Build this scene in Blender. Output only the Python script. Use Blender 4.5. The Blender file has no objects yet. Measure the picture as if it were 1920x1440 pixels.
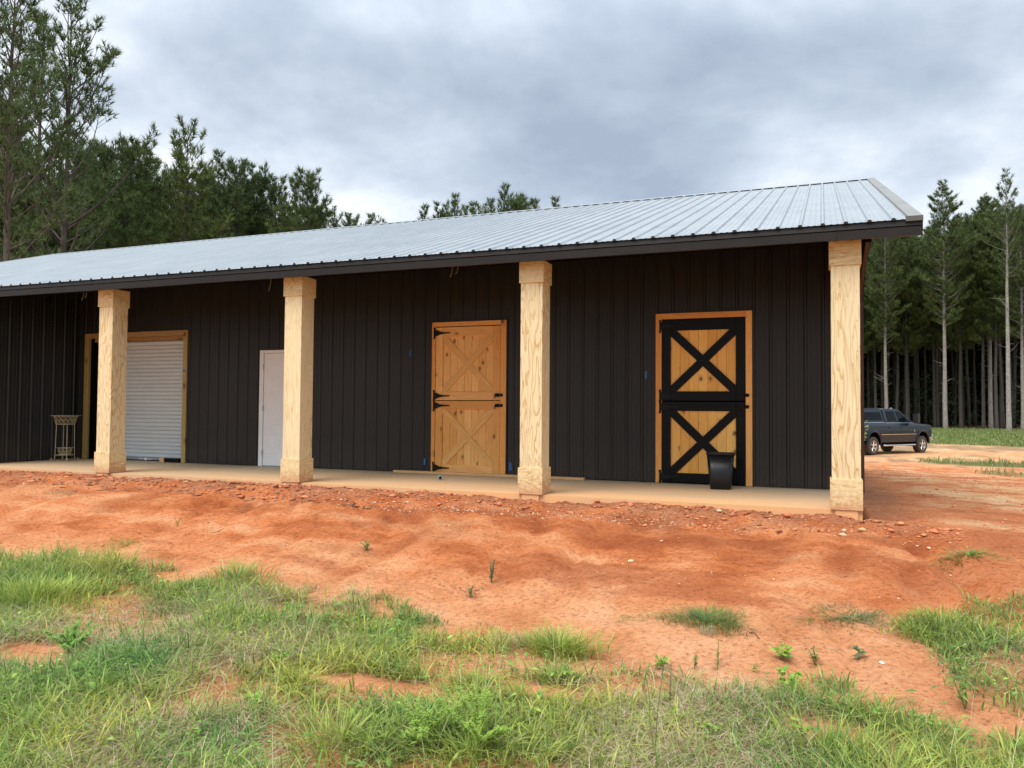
import bpy, math, random
import numpy as np
from mathutils import Vector, Matrix
R_ = random.Random(7)
PI = math.pi
scene = bpy.context.scene
C = scene.collection

# ------------------------------------------------------------------ camera
CAM = np.array([-0.3961, -9.2487, 1.0689])
YAW, PIT, ROL, FPX = 0.3786, 0.0325, 0.0076, 1466.07
Fv = np.array([-math.sin(YAW)*math.cos(PIT), math.cos(YAW)*math.cos(PIT), math.sin(PIT)])
Rv = np.array([math.cos(YAW), math.sin(YAW), 0.0]); Uv = np.cross(Rv, Fv)
R2 = math.cos(ROL)*Rv + math.sin(ROL)*Uv; U2 = -math.sin(ROL)*Rv + math.cos(ROL)*Uv
cd = bpy.data.cameras.new('camera'); cam = bpy.data.objects.new('camera', cd); C.objects.link(cam)
cd.sensor_width = 36; cd.lens = FPX/1920*36; cd.clip_end = 3000; cd.clip_start = .05
m = Matrix.Identity(4)
for i in range(3):
    m[i][0] = R2[i]; m[i][1] = U2[i]; m[i][2] = -Fv[i]; m[i][3] = CAM[i]
cam.matrix_world = m
scene.camera = cam
scene.render.resolution_x = 1024; scene.render.resolution_y = 768
scene.view_settings.view_transform = 'Standard'; scene.view_settings.look = 'None'
scene.view_settings.exposure = 1.0; scene.view_settings.gamma = 1
scene.view_settings.use_curve_mapping = False

# ------------------------------------------------------------------ node helper
class NT:
    def __init__(s, nt): s.nt = nt; s.nt.nodes.clear()
    def n(s, t, ins=None, **kw):
        nd = s.nt.nodes.new(t)
        for k, v in kw.items(): setattr(nd, k, v)
        for k, v in (ins or {}).items():
            if isinstance(v, tuple) and len(v) == 2 and hasattr(v[0], 'outputs'): s.nt.links.new(v[0].outputs[v[1]], nd.inputs[k])
            elif hasattr(v, 'outputs'): s.nt.links.new(v.outputs[0], nd.inputs[k])
            else: nd.inputs[k].default_value = v
        return nd
    def ramp(s, fac, stops, interp='LINEAR'):
        nd = s.n('ShaderNodeValToRGB', {'Fac': fac}); cr = nd.color_ramp; cr.interpolation = interp
        while len(cr.elements) > 1: cr.elements.remove(cr.elements[-1])
        cr.elements[0].position = stops[0][0]; cr.elements[0].color = (*stops[0][1], 1)
        for p, c in stops[1:]:
            e = cr.elements.new(p); e.color = (*c, 1)
        return nd
    def g(s, v): return (v, v, v)
    def mix(s, fac, a, b, blend='MIX'):
        nd = s.n('ShaderNodeMix', data_type='RGBA', blend_type=blend)
        for idx, v in ((0, fac), (6, a), (7, b)):
            if isinstance(v, tuple) and hasattr(v[0], 'outputs'): s.nt.links.new(v[0].outputs[v[1]], nd.inputs[idx])
            elif hasattr(v, 'outputs'): s.nt.links.new(v.outputs[0], nd.inputs[idx])
            else: nd.inputs[idx].default_value = (*v, 1) if isinstance(v, tuple) and len(v) == 3 else v
        return (nd, 2)
    def math(s, op, a, b=0.0, c=None):
        ins = {0: a, 1: b}
        if c is not None: ins[2] = c
        return s.n('ShaderNodeMath', ins, operation=op)
    def link(s, a, b): s.nt.links.new(a, b)

# ------------------------------------------------------------------ world: overcast with broken grey cloud
SUN_EL, SUN_AZ = math.radians(58), math.radians(200)     # azimuth measured from +Y towards +X
w = bpy.data.worlds.new('World'); scene.world = w; w.use_nodes = True
t = NT(w.node_tree)
sky = t.n('ShaderNodeTexSky', sky_type='NISHITA', sun_disc=False, sun_elevation=SUN_EL, sun_rotation=SUN_AZ, air_density=1.0, dust_density=2.0)
tc = t.n('ShaderNodeTexCoord')
sep = t.n('ShaderNodeSeparateXYZ', {0: (tc, 'Generated')})
zz = t.math('ADD', t.math('MAXIMUM', (sep, 2), 0.0), 0.30)
comb = t.n('ShaderNodeCombineXYZ', {0: t.math('DIVIDE', (sep, 0), zz), 1: t.math('DIVIDE', (sep, 1), zz), 2: 5.4})
n1 = t.n('ShaderNodeTexNoise', {'Vector': comb, 'Scale': 1.15, 'Detail': 10.0, 'Roughness': .54, 'Distortion': .15})
n2 = t.n('ShaderNodeTexNoise', {'Vector': comb, 'Scale': 4.0, 'Detail': 7.0, 'Roughness': .55, 'Distortion': .25})
cl = t.math('ADD', t.math('MULTIPLY', n1, .8), t.math('MULTIPLY', n2, .2))
cr = t.ramp(cl, [(.34, (.215, .255, .32)), (.42, (.285, .33, .395)), (.48, (.37, .415, .475)), (.53, (.47, .51, .55)), (.58, (.60, .62, .635))])
skm = t.n('ShaderNodeVectorMath', {0: sky, 1: (.07, .07, .07)}, operation='MULTIPLY')
grad = t.n('ShaderNodeMapRange', {'Value': (sep, 2), 'From Min': .40, 'From Max': 1.0, 'To Min': 1.0, 'To Max': 2.3})
clb = t.n('ShaderNodeVectorMath', {0: cr, 'Scale': grad}, operation='SCALE')
mx = t.mix(.93, skm, clb)
hor = t.n('ShaderNodeMapRange', {'Value': (sep, 2), 'From Min': -.02, 'From Max': .02})
mx2 = t.mix((hor, 0), (.17, .11, .07), mx)
bg = t.n('ShaderNodeBackground', {'Color': mx2, 'Strength': 1.0})
out = t.n('ShaderNodeOutputWorld', {'Surface': bg})

sd = bpy.data.lights.new('sun', 'SUN'); sd.energy = 1.5; sd.angle = math.radians(35); sd.color = (1.0, .95, .87)
so = bpy.data.objects.new('sun', sd); C.objects.link(so)
sdir = Vector((math.sin(SUN_AZ)*math.cos(SUN_EL), math.cos(SUN_AZ)*math.cos(SUN_EL), math.sin(SUN_EL)))
so.rotation_euler = sdir.to_track_quat('Z', 'Y').to_euler(); so.location = (0, -20, 30)

# ------------------------------------------------------------------ object helpers
def tag(o, label=None, cat=None, group=None, kind=None):
    if label: o['label'] = label
    if cat: o['category'] = cat
    if group: o['group'] = group
    if kind: o['kind'] = kind
    return o
def empty(name, loc=(0, 0, 0), rz=0.0, **kw):
    o = bpy.data.objects.new(name, None); o.empty_display_size = .2
    C.objects.link(o); o.location = loc; o.rotation_euler = (0, 0, rz)
    return tag(o, **kw)
def link(name, me, parent=None, loc=None, **kw):
    o = bpy.data.objects.new(name, me); C.objects.link(o)
    if parent: o.parent = parent
    if loc is not None: o.location = loc
    return tag(o, **kw)
class MB:
    def __init__(s): s.v = []; s.f = []; s.m = []
    def poly(s, pts, faces, mi=0):
        b = len(s.v); s.v += [tuple(p) for p in pts]
        for f in faces: s.f.append([b+i for i in f]); s.m.append(mi)
        return s
    def box(s, x0, x1, y0, y1, z0, z1, mi=0):
        p = [(x0,y0,z0),(x1,y0,z0),(x1,y1,z0),(x0,y1,z0),(x0,y0,z1),(x1,y0,z1),(x1,y1,z1),(x0,y1,z1)]
        return s.poly(p, [(0,3,2,1),(4,5,6,7),(0,1,5,4),(1,2,6,5),(2,3,7,6),(3,0,4,7)], mi)
    def cbox(s, x0, x1, y0, y1, z0, z1, b=.003, mi=0):      # box with a chamfered front (min y) face
        p = [(x0,y1,z0),(x1,y1,z0),(x1,y1,z1),(x0,y1,z1),(x0,y0+b,z0),(x1,y0+b,z0),(x1,y0+b,z1),(x0,y0+b,z1),
             (x0+b,y0,z0+b),(x1-b,y0,z0+b),(x1-b,y0,z1-b),(x0+b,y0,z1-b)]
        return s.poly(p, [(0,3,2,1),(0,1,5,4),(1,2,6,5),(2,3,7,6),(3,0,4,7),(4,5,9,8),(5,6,10,9),(6,7,11,10),(7,4,8,11),(8,9,10,11)], mi)
    def prism(s, pts, y0, y1, mi=0):        # polygon in XZ extruded along Y
        n = len(pts)
        P = [(x, y0, z) for x, z in pts]+[(x, y1, z) for x, z in pts]
        return s.poly(P, [tuple(range(n)), tuple(range(2*n-1, n-1, -1))]+[(i, n+i, n+(i+1) % n, (i+1) % n) for i in range(n)], mi)
    def prismx(s, pts, x0, x1, mi=0):       # polygon in YZ extruded along X
        n = len(pts)
        P = [(x0, y, z) for y, z in pts]+[(x1, y, z) for y, z in pts]
        return s.poly(P, [tuple(range(n)), tuple(range(2*n-1, n-1, -1))]+[(i, n+i, n+(i+1) % n, (i+1) % n) for i in range(n)], mi)
    def tube(s, pts, r, n=6, mi=0, cap=True, closed=False):
        pts = [Vector(p) for p in pts]; k = len(pts); rr = r if isinstance(r, (list, tuple)) else [r]*k
        P = []; up = None
        for i, p in enumerate(pts):
            if closed: d = pts[(i+1) % k]-pts[i-1]
            else: d = pts[min(i+1, k-1)]-pts[max(i-1, 0)]
            d.normalize()
            if up is None: up = Vector((0, 0, 1)) if abs(d.z) < .9 else Vector((1, 0, 0))
            a = d.cross(up); a.normalize(); b = a.cross(d); b.normalize(); up = b
            for j in range(n):
                q = 2*PI*j/n; P.append(p+(a*math.cos(q)+b*math.sin(q))*rr[i])
        F = []
        for i in range(k if closed else k-1):
            i2 = (i+1) % k
            for j in range(n): F.append((i*n+j, i*n+(j+1) % n, i2*n+(j+1) % n, i2*n+j))
        if cap and not closed: F += [tuple(range(n-1, -1, -1)), tuple((k-1)*n+j for j in range(n))]
        return s.poly(P, F, mi)
    def lathe(s, prof, c=(0, 0, 0), n=16, mi=0, axis='z'):
        P = []; k = len(prof)
        for r, z in prof:
            for j in range(n):
                q = 2*PI*j/n; a, b = r*math.cos(q), r*math.sin(q)
                P.append((c[0]+a, c[1]+b, c[2]+z) if axis == 'z' else (c[0]+a, c[1]+z, c[2]+b))
        return s.poly(P, [(i*n+j, i*n+(j+1) % n, (i+1)*n+(j+1) % n, (i+1)*n+j) for i in range(k-1) for j in range(n)], mi)
    def mesh(s, name, mats, smooth=False):
        me = bpy.data.meshes.new(name); me.from_pydata(s.v, [], s.f)
        for mt in (mats if isinstance(mats, (list, tuple)) else [mats]): me.materials.append(mt)
        if any(s.m): me.polygons.foreach_set('material_index', s.m)
        if smooth: me.polygons.foreach_set('use_smooth', [True]*len(me.polygons))
        me.update(); return me
    def obj(s, name, mats, parent=None, smooth=False, **kw):
        return link(name, s.mesh(name, mats, smooth), parent, **kw)
def npmesh(name, V, F, mats, col=None, smooth=False):        # V (n,3), F (m,k) numpy
    me = bpy.data.meshes.new(name); k = F.shape[1]
    me.vertices.add(len(V)); me.vertices.foreach_set('co', np.ascontiguousarray(V, dtype=np.float32).ravel())
    me.loops.add(F.size); me.loops.foreach_set('vertex_index', np.ascontiguousarray(F, dtype=np.int32).ravel())
    me.polygons.add(len(F)); me.polygons.foreach_set('loop_start', np.arange(0, F.size, k, dtype=np.int32))
    if smooth: me.polygons.foreach_set('use_smooth', np.ones(len(F), dtype=bool))
    for mt in (mats if isinstance(mats, (list, tuple)) else [mats]): me.materials.append(mt)
    me.update(calc_edges=True)
    if col is not None:
        a = me.color_attributes.new('tint', 'FLOAT_COLOR', 'POINT')
        a.data.foreach_set('color', np.concatenate([col, np.ones((len(col), 1))], 1).astype(np.float32).ravel())
    return me

# ------------------------------------------------------------------ materials
def mat(name, build):
    m_ = bpy.data.materials.new(name); m_.use_nodes = True; t = NT(m_.node_tree)
    o = t.n('ShaderNodeOutputMaterial'); p = t.n('ShaderNodeBsdfPrincipled'); t.link(p.outputs[0], o.inputs[0])
    build(t, p, o); return m_
def lowspec(m_, v):
    for n in m_.node_tree.nodes:
        if n.type == 'BSDF_PRINCIPLED': n.inputs['Specular IOR Level'].default_value = v
def setp(t, p, **kw):
    for k, v in kw.items():
        k = k.replace('_', ' ')
        if isinstance(v, tuple) and hasattr(v[0], 'outputs'): t.link(v[0].outputs[v[1]], p.inputs[k])
        elif hasattr(v, 'outputs'): t.link(v.outputs[0], p.inputs[k])
        else: p.inputs[k].default_value = (*v, 1) if isinstance(v, tuple) and len(v) == 3 else v
def coords(t, scale=(1, 1, 1), rnd=7.0):
    tc = t.n('ShaderNodeTexCoord'); oi = t.n('ShaderNodeObjectInfo')
    off = t.math('MULTIPLY', (oi, 'Random'), rnd*10)
    a = t.n('ShaderNodeVectorMath', {0: (tc, 'Object'), 1: off}, operation='ADD')
    return t.n('ShaderNodeMapping', {'Vector': a, 'Scale': scale})
def bump(t, p, h, d=.01, s=1.0):
    b = t.n('ShaderNodeBump', {'Height': h, 'Distance': d, 'Strength': s}); t.link(b.outputs[0], p.inputs['Normal'])
def plain(name, col, rough=.5, metal=0.0, var=.12, scale=3.0, bmp=0.0, bscale=60.0):
    def b(t, p, o):
        n = t.n('ShaderNodeTexNoise', {'Vector': coords(t), 'Scale': scale, 'Detail': 5.0, 'Roughness': .6})
        c = t.ramp(n, [(.3, tuple(x*(1-var) for x in col)), (.7, tuple(min(1, x*(1+var)) for x in col))])
        r = t.n('ShaderNodeMapRange', {'Value': n, 'From Min': .3, 'From Max': .7, 'To Min': max(.03, rough-.06), 'To Max': min(1, rough+.06)})
        setp(t, p, Base_Color=c, Roughness=r, Metallic=metal)
        if bmp:
            n2 = t.n('ShaderNodeTexNoise', {'Vector': coords(t), 'Scale': bscale, 'Detail': 4.0}); bump(t, p, n2, bmp)
    return mat(name, b)
def plywood(name, scale, light=(.79, .665, .41), dark=(.53, .33, .13)):
    def b(t, p, o):
        v = coords(t, scale)
        wob = t.n('ShaderNodeTexNoise', {'Vector': v, 'Scale': 1.0, 'Detail': 3.5, 'Roughness': .5, 'Distortion': .35})
        f = t.math('FRACT', t.math('MULTIPLY', wob, 17.0))
        line = t.ramp(f, [(0.0, t.g(.15)), (.45, t.g(.0)), (.8, t.g(.55)), (.93, t.g(1.0)), (1.0, t.g(.15))])
        big = t.n('ShaderNodeTexNoise', {'Vector': v, 'Scale': .5, 'Detail': 2.0})
        bigr = t.ramp(big, [(.36, t.g(.30)), (.56, t.g(1.0))])
        fac = t.math('MULTIPLY', line, bigr)
        c = t.mix(fac, light, dark)
        fine = t.n('ShaderNodeTexNoise', {'Vector': t.n('ShaderNodeMapping', {'Vector': v, 'Scale': (14, 14, 1.5)}), 'Scale': 2.0, 'Detail': 3.0})
        fr = t.ramp(fine, [(.3, t.g(.88)), (.7, t.g(1.06))])
        c = t.mix(1.0, c, (fr, 0), 'MULTIPLY')
        tc = t.n('ShaderNodeTexCoord'); mn = t.n('ShaderNodeTexNoise', {'Vector': (tc, 'Object'), 'Scale': 16.0, 'Detail': 7.0, 'Roughness': .7})
        zf = t.n('ShaderNodeMapRange', {'Value': (t.n('ShaderNodeSeparateXYZ', {0: (tc, 'Object')}), 2), 'From Min': .0, 'From Max': .30, 'To Min': .30, 'To Max': -.12})
        mud = t.ramp(t.math('ADD', mn, zf), [(.55, t.g(0)), (.78, t.g(.75))])
        c = t.mix((mud, 0), c, (.55, .25, .12))
        setp(t, p, Base_Color=c, Roughness=.72)
        bump(t, p, t.math('ADD', t.math('MULTIPLY', fac, -.5), fine), .0025)
    return mat(name, b)
def pineboard(name, light, dark, knot=(.16, .05, .015), scale=(9, 9, .9), ks=4.2, horiz=False):
    def b(t, p, o):
        v = coords(t, (1, 1, 1))
        sv = t.n('ShaderNodeSeparateXYZ', {0: v}); jit = t.n('ShaderNodeTexNoise', {'Vector': v, 'Scale': 14.0, 'Detail': 2.0}); jj = t.math('MULTIPLY', jit, .05)
        k2 = t.n('ShaderNodeCombineXYZ', {0: t.math('ADD', t.math('MULTIPLY', (sv, 0), 1.0 if not horiz else .7), jj), 1: t.math('ADD', t.math('MULTIPLY', (sv, 2), .7 if not horiz else 1.0), jj)})
        kv = t.n('ShaderNodeTexVoronoi', {'Vector': k2, 'Scale': ks, 'Randomness': 1.0}, voronoi_dimensions='2D')
        kd = (kv, 'Distance')
        kf = t.ramp(kd, [(.0, t.g(1)), (.045, t.g(.9)), (.075, t.g(.4)), (.17, t.g(0))])
        # only some cells hold a knot
        kc = t.n('ShaderNodeSeparateColor', {0: (kv, 'Color')})
        ksel = t.math('GREATER_THAN', (kc, 0), .45)
        kf = t.math('MULTIPLY', kf, ksel)
        ms = t.n('ShaderNodeMapping', {'Vector': v, 'Scale': scale})
        gr = t.n('ShaderNodeTexNoise', {'Vector': ms, 'Scale': 1.0, 'Detail': 3.0, 'Distortion': .6})
        gg = t.math('FRACT', t.math('MULTIPLY', t.math('ADD', gr, t.math('MULTIPLY', kf, .25)), 9.0))
        gl = t.ramp(gg, [(0, t.g(.1)), (.6, t.g(.35)), (.9, t.g(.9)), (1, t.g(.1))])
        big = t.n('ShaderNodeTexNoise', {'Vector': ms, 'Scale': .35, 'Detail': 2.0})
        oi = t.n('ShaderNodeObjectInfo')
        c = t.mix(t.math('MULTIPLY', gl, .55), light, dark)
        hue = t.ramp(t.math('ADD', t.math('MULTIPLY', big, .6), t.math('MULTIPLY', (oi, 'Random'), .4)), [(.25, (1.05, 1.06, 1.1)), (.75, (.84, .70, .50))])
        c = t.mix(1.0, c, (hue, 0), 'MULTIPLY')
        c = t.mix(kf, c, knot)
        setp(t, p, Base_Color=c, Roughness=.55)
        bump(t, p, t.math('MULTIPLY', gl, -1.0), .001)
    return mat(name, b)
def siding_b(t, p, o):
    tc = t.n('ShaderNodeTexCoord')
    n = t.n('ShaderNodeTexNoise', {'Vector': t.n('ShaderNodeMapping', {'Vector': (tc, 'Object'), 'Scale': (3, 3, .6)}), 'Scale': 1.5, 'Detail': 6.0, 'Roughness': .65})
    c = t.ramp(n, [(.3, (.0082, .0092, .0096)), (.7, (.0125, .0136, .0140))])
    sp = t.n('ShaderNodeSeparateXYZ', {0: (tc, 'Object')})
    # red brown tint, stronger towards the foot of the sheets
    n3 = t.n('ShaderNodeTexNoise', {'Vector': (tc, 'Object'), 'Scale': 6.0, 'Detail': 6.0})
    d = t.math('MULTIPLY', t.n('ShaderNodeMapRange', {'Value': (sep_z(t, tc)), 'From Min': .0, 'From Max': .55, 'To Min': 1.0, 'To Max': 0.0}), n3)
    c = t.mix(t.math('MULTIPLY', d, .18), (c, 0), (.20, .12, .07))
    setp(t, p, Base_Color=c, Roughness=t.n('ShaderNodeMapRange', {'Value': n, 'To Min': .36, 'To Max': .55}))
    wv = t.n('ShaderNodeTexNoise', {'Vector': (tc, 'Object'), 'Scale': 2.2, 'Detail': 1.0}); bump(t, p, wv, .012, .5)
def sep_z(t, tc): return (t.n('ShaderNodeSeparateXYZ', {0: (tc, 'Object')}), 2)
M = {}
M['siding'] = mat('dark bronze siding', siding_b)
def roof_b(t, p, o):
    v = coords(t, (1, 1, 1))
    n = t.n('ShaderNodeTexNoise', {'Vector': v, 'Scale': 1.3, 'Detail': 6.0, 'Roughness': .65})
    n2 = t.n('ShaderNodeTexNoise', {'Vector': t.n('ShaderNodeMapping', {'Vector': v, 'Scale': (6, .5, .5)}), 'Scale': 2.0, 'Detail': 5.0})
    sm = t.n('ShaderNodeTexNoise', {'Vector': v, 'Scale': 3.0, 'Detail': 8.0, 'Roughness': .7, 'Distortion': 1.0})
    c = t.ramp(n, [(.3, (.37, .40, .41)), (.7, (.46, .485, .49))])
    c = t.mix((t.ramp(sm, [(.56, t.g(0)), (.68, t.g(.35))]), 0), (c, 0), (.50, .47, .42))
    setp(t, p, Base_Color=c, Metallic=.70, Roughness=t.n('ShaderNodeMapRange', {'Value': n2, 'To Min': .30, 'To Max': .52}))
    bump(t, p, n2, .004, .35)
M['roof'] = mat('galvalume sheet', roof_b)
M['trim'] = plain('dark bronze trim', (.016, .014, .013), .42, 0, .12, 4)
M['rake'] = plain('weathered rake trim', (.25, .245, .225), .5, .35, .15, 2.5)
M['lowtrim'] = plain('grey brown end trim', (.10, .095, .09), .5)
M['brown'] = plain('red brown trim', (.055, .020, .014), .5, 0, .15, 3)
M['black'] = plain('black paint', (.0035, .0045, .006), .38, 0, .25, 5, .001, 40)
M['iron'] = plain('black powder coat', (.004, .004, .005), .5, 0, .2, 9)
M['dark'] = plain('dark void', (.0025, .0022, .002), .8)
M['white'] = plain('white paint', (.80, .83, .86), .4, 0, .04, 3)
M['slat'] = plain('grey white door steel', (.62, .69, .72), .42, 0, .05, 2)
M['slatbar'] = plain('grey aluminium bar', (.34, .38, .42), .45, .3, .06, 2)
M['ply_v'] = plywood('plywood grain upright', (4.2, 4.2, .62))
M['ply_h'] = plywood('plywood grain level', (.75, .75, 4.6), (.76, .61, .34), (.50, .31, .115))
M['cedar'] = pineboard('oiled pine boards', (.88, .51, .17), (.62, .29, .07))
M['cedar_h'] = pineboard('oiled pine rails', (.86, .48, .165), (.60, .28, .07), scale=(.9, 9, 9), horiz=True)
M['gold'] = pineboard('varnished knotty pine', (.97, .60, .165), (.78, .36, .07), ks=3.6)
M['frame'] = pineboard('varnished frame timber', (.90, .49, .15), (.66, .28, .06), ks=2.0)
M['frame_h'] = pineboard('varnished head timber', (.84, .45, .14), (.60, .25, .05), ks=2.0, scale=(.9, 9, 9), horiz=True)
M['green'] = pineboard('treated timber', (.44, .36, .14), (.32, .24, .075), ks=2.2)
M['green_h'] = pineboard('treated timber head', (.40, .27, .12), (.30, .18, .06), ks=2.2, scale=(.9, 9, 9), horiz=True)
M['lumber'] = pineboard('raw lumber', (.66, .42, .20), (.50, .28, .11), ks=1.5, scale=(.9, 9, 9), horiz=True)
M['tape'] = plain('blue tape', (.02, .12, .35), .6)
M['wire'] = plain('grey wire', (.30, .29, .26), .5)
M['plastic'] = plain('black plastic', (.006, .006, .007), .33, 0, .2, 6)
M['pvc'] = plain('grey pipe', (.25, .29, .31), .4)
M['stand'] = plain('tan painted wire', (.40, .34, .21), .55, .1, .2, 20)
for k_, v_ in (('siding', .42), ('trim', .3), ('black', .14), ('iron', .25), ('plastic', .35), ('dark', .05)): lowspec(M[k_], v_)
def slab_b(t, p, o):
    tc = t.n('ShaderNodeTexCoord'); sp = t.n('ShaderNodeSeparateXYZ', {0: (tc, 'Object')})
    n = t.n('ShaderNodeTexNoise', {'Vector': t.n('ShaderNodeMapping', {'Vector': (tc, 'Object'), 'Scale': (.35, 1.2, 1)}), 'Scale': 1.6, 'Detail': 7.0, 'Roughness': .6})
    n2 = t.n('ShaderNodeTexNoise', {'Vector': (tc, 'Object'), 'Scale': 9.0, 'Detail': 8.0, 'Roughness': .7})
    d = t.n('ShaderNodeMapRange', {'Value': (sp, 1), 'From Min': .0, 'From Max': 2.36, 'To Min': .85, 'To Max': .12})
    xg = t.n('ShaderNodeMapRange', {'Value': (sp, 0), 'From Min': -12.0, 'From Max': -4.0, 'To Min': .62, 'To Max': 1.0})
    f = t.math('MULTIPLY', t.math('ADD', d, t.math('MULTIPLY', t.math('SUBTRACT', n, .5), 1.5)), xg)
    c = t.mix(t.n('ShaderNodeClamp', {0: f}), (.40, .35, .25), (.78, .41, .18))
    c = t.mix((t.ramp(n2, [(.3, t.g(.0)), (.75, t.g(.35))]), 0), c, (.66, .42, .22))
    setp(t, p, Base_Color=c, Roughness=.82); bump(t, p, n2, .003)
M['slab'] = mat('clay stained concrete', slab_b)
def tint(name, rough=.8, trans=0.0, var=.15, scale=8.0, bmp=0.0, bs=30.0):
    def b(t, p, o):
        a = t.n('ShaderNodeAttribute', attribute_name='tint')
        tc = t.n('ShaderNodeTexCoord')
        n = t.n('ShaderNodeTexNoise', {'Vector': (tc, 'Object'), 'Scale': scale, 'Detail': 4.0})
        v = t.ramp(n, [(.3, t.g(1-var)), (.7, t.g(1+var))])
        c = t.mix(1.0, (a, 'Color'), (v, 0), 'MULTIPLY')
        setp(t, p, Base_Color=c, Roughness=rough)
        p.inputs['Specular IOR Level'].default_value = .25
        if trans:
            tr = t.n('ShaderNodeBsdfTranslucent', {'Color': c}); ms = t.n('ShaderNodeMixShader', {0: trans, 1: p, 2: tr}); t.link(ms.outputs[0], o.inputs[0])
        if bmp: bump(t, p, t.n('ShaderNodeTexNoise', {'Vector': (tc, 'Object'), 'Scale': bs, 'Detail': 5.0}), bmp)
    return mat(name, b)
M['leaf'] = tint('grass and weed leaves', .6, .32, .12, 3.0)
M['needle'] = tint('pine needles', .6, .18, .25, .6)
M['bark'] = tint('pine bark', .9, 0, .3, 5.0, .03, 14)
M['stone'] = tint('clods and stones', .9, 0, .2, 30.0, .004, 120)
def ground_b(t, p, o):
    a = t.n('ShaderNodeAttribute', attribute_name='tint'); tc = t.n('ShaderNodeTexCoord'); v = (tc, 'Object')
    n1 = t.n('ShaderNodeTexNoise', {'Vector': t.n('ShaderNodeMapping', {'Vector': v, 'Scale': (1, .8, 1)}), 'Scale': 1.7, 'Detail': 9.0, 'Roughness': .62, 'Distortion': .4})
    n2 = t.n('ShaderNodeTexNoise', {'Vector': v, 'Scale': 24.0, 'Detail': 9.0, 'Roughness': .75})
    n3 = t.n('ShaderNodeTexNoise', {'Vector': v, 'Scale': 130.0, 'Detail': 3.0, 'Roughness': .6})
    c = t.mix(1.0, (a, 'Color'), (t.ramp(n1, [(.28, (.80, .70, .62)), (.5, (1, 1, 1)), (.70, (1.12, 1.28, 1.45))]), 0), 'MULTIPLY')
    c = t.mix(1.0, c, (t.ramp(n2, [(.33, (.52, .44, .40)), (.48, (1, 1, 1)), (.70, (1.18, 1.30, 1.42))]), 0), 'MULTIPLY')
    sp = t.ramp(n3, [(.32, t.g(.5)), (.42, t.g(1)), (.62, t.g(1)), (.74, t.g(1.35))])
    c = t.mix(.8, c, (sp, 0), 'MULTIPLY')
    setp(t, p, Base_Color=c, Roughness=.93)
    p.inputs['Specular IOR Level'].default_value = .15
    h = t.math('ADD', t.math('MULTIPLY', n2, 1.0), t.math('MULTIPLY', n3, .35)); bump(t, p, h, .045, 1.0)
M['ground'] = mat('red clay ground', ground_b)
M['paint'] = plain('dark blue paint', (.003, .010, .022), .22, .0, .1, 2)
M['lowpaint'] = plain('dusty dark grey paint', (.022, .021, .022), .4, .2, .15, 3)
M['glass'] = plain('dark window glass', (.003, .005, .006), .08); lowspec(M['glass'], .10)
M['chrome'] = plain('chrome', (.62, .62, .60), .22, .9, .05)
M['tyre'] = plain('dusty tyre rubber', (.062, .048, .036), .85, 0, .3, 9, .004, 60)
M['lens'] = plain('lamp lens', (.62, .60, .56), .15)
M['amber'] = plain('red amber lens', (.45, .05, .03), .25)

# ------------------------------------------------------------------ ground height
def ss(a, b, x):
    q = np.clip((x-a)/(b-a), 0, 1); return q*q*(3-2*q)
_rng = np.random.default_rng(11); _T = _rng.random((256, 256))
def vn(x, y):
    xi = np.floor(x).astype(int); yi = np.floor(y).astype(int); fx = x-xi; fy = y-yi
    fx = fx*fx*(3-2*fx); fy = fy*fy*(3-2*fy)
    a = _T[xi & 255, yi & 255]; b = _T[(xi+1) & 255, yi & 255]; c = _T[xi & 255, (yi+1) & 255]; d = _T[(xi+1) & 255, (yi+1) & 255]
    return (a*(1-fx)+b*fx)*(1-fy)+(c*(1-fx)+d*fx)*fy-.5
def fbm(x, y, o=4, g=.5):
    s = 0; A = 1
    for i in range(o): s = s+A*vn(x*2**i+17.3*i, y*2**i+5.1*i); A *= g
    return s
def gbase(X, Y):
    z = np.where(Y < 0, -.10-.46*ss(0., 4.6, -Y), -.10-.75*ss(0, 24, Y))
    return z+.10*ss(1., 5., X)*ss(4, 0, np.abs(Y+1.5))
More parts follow.
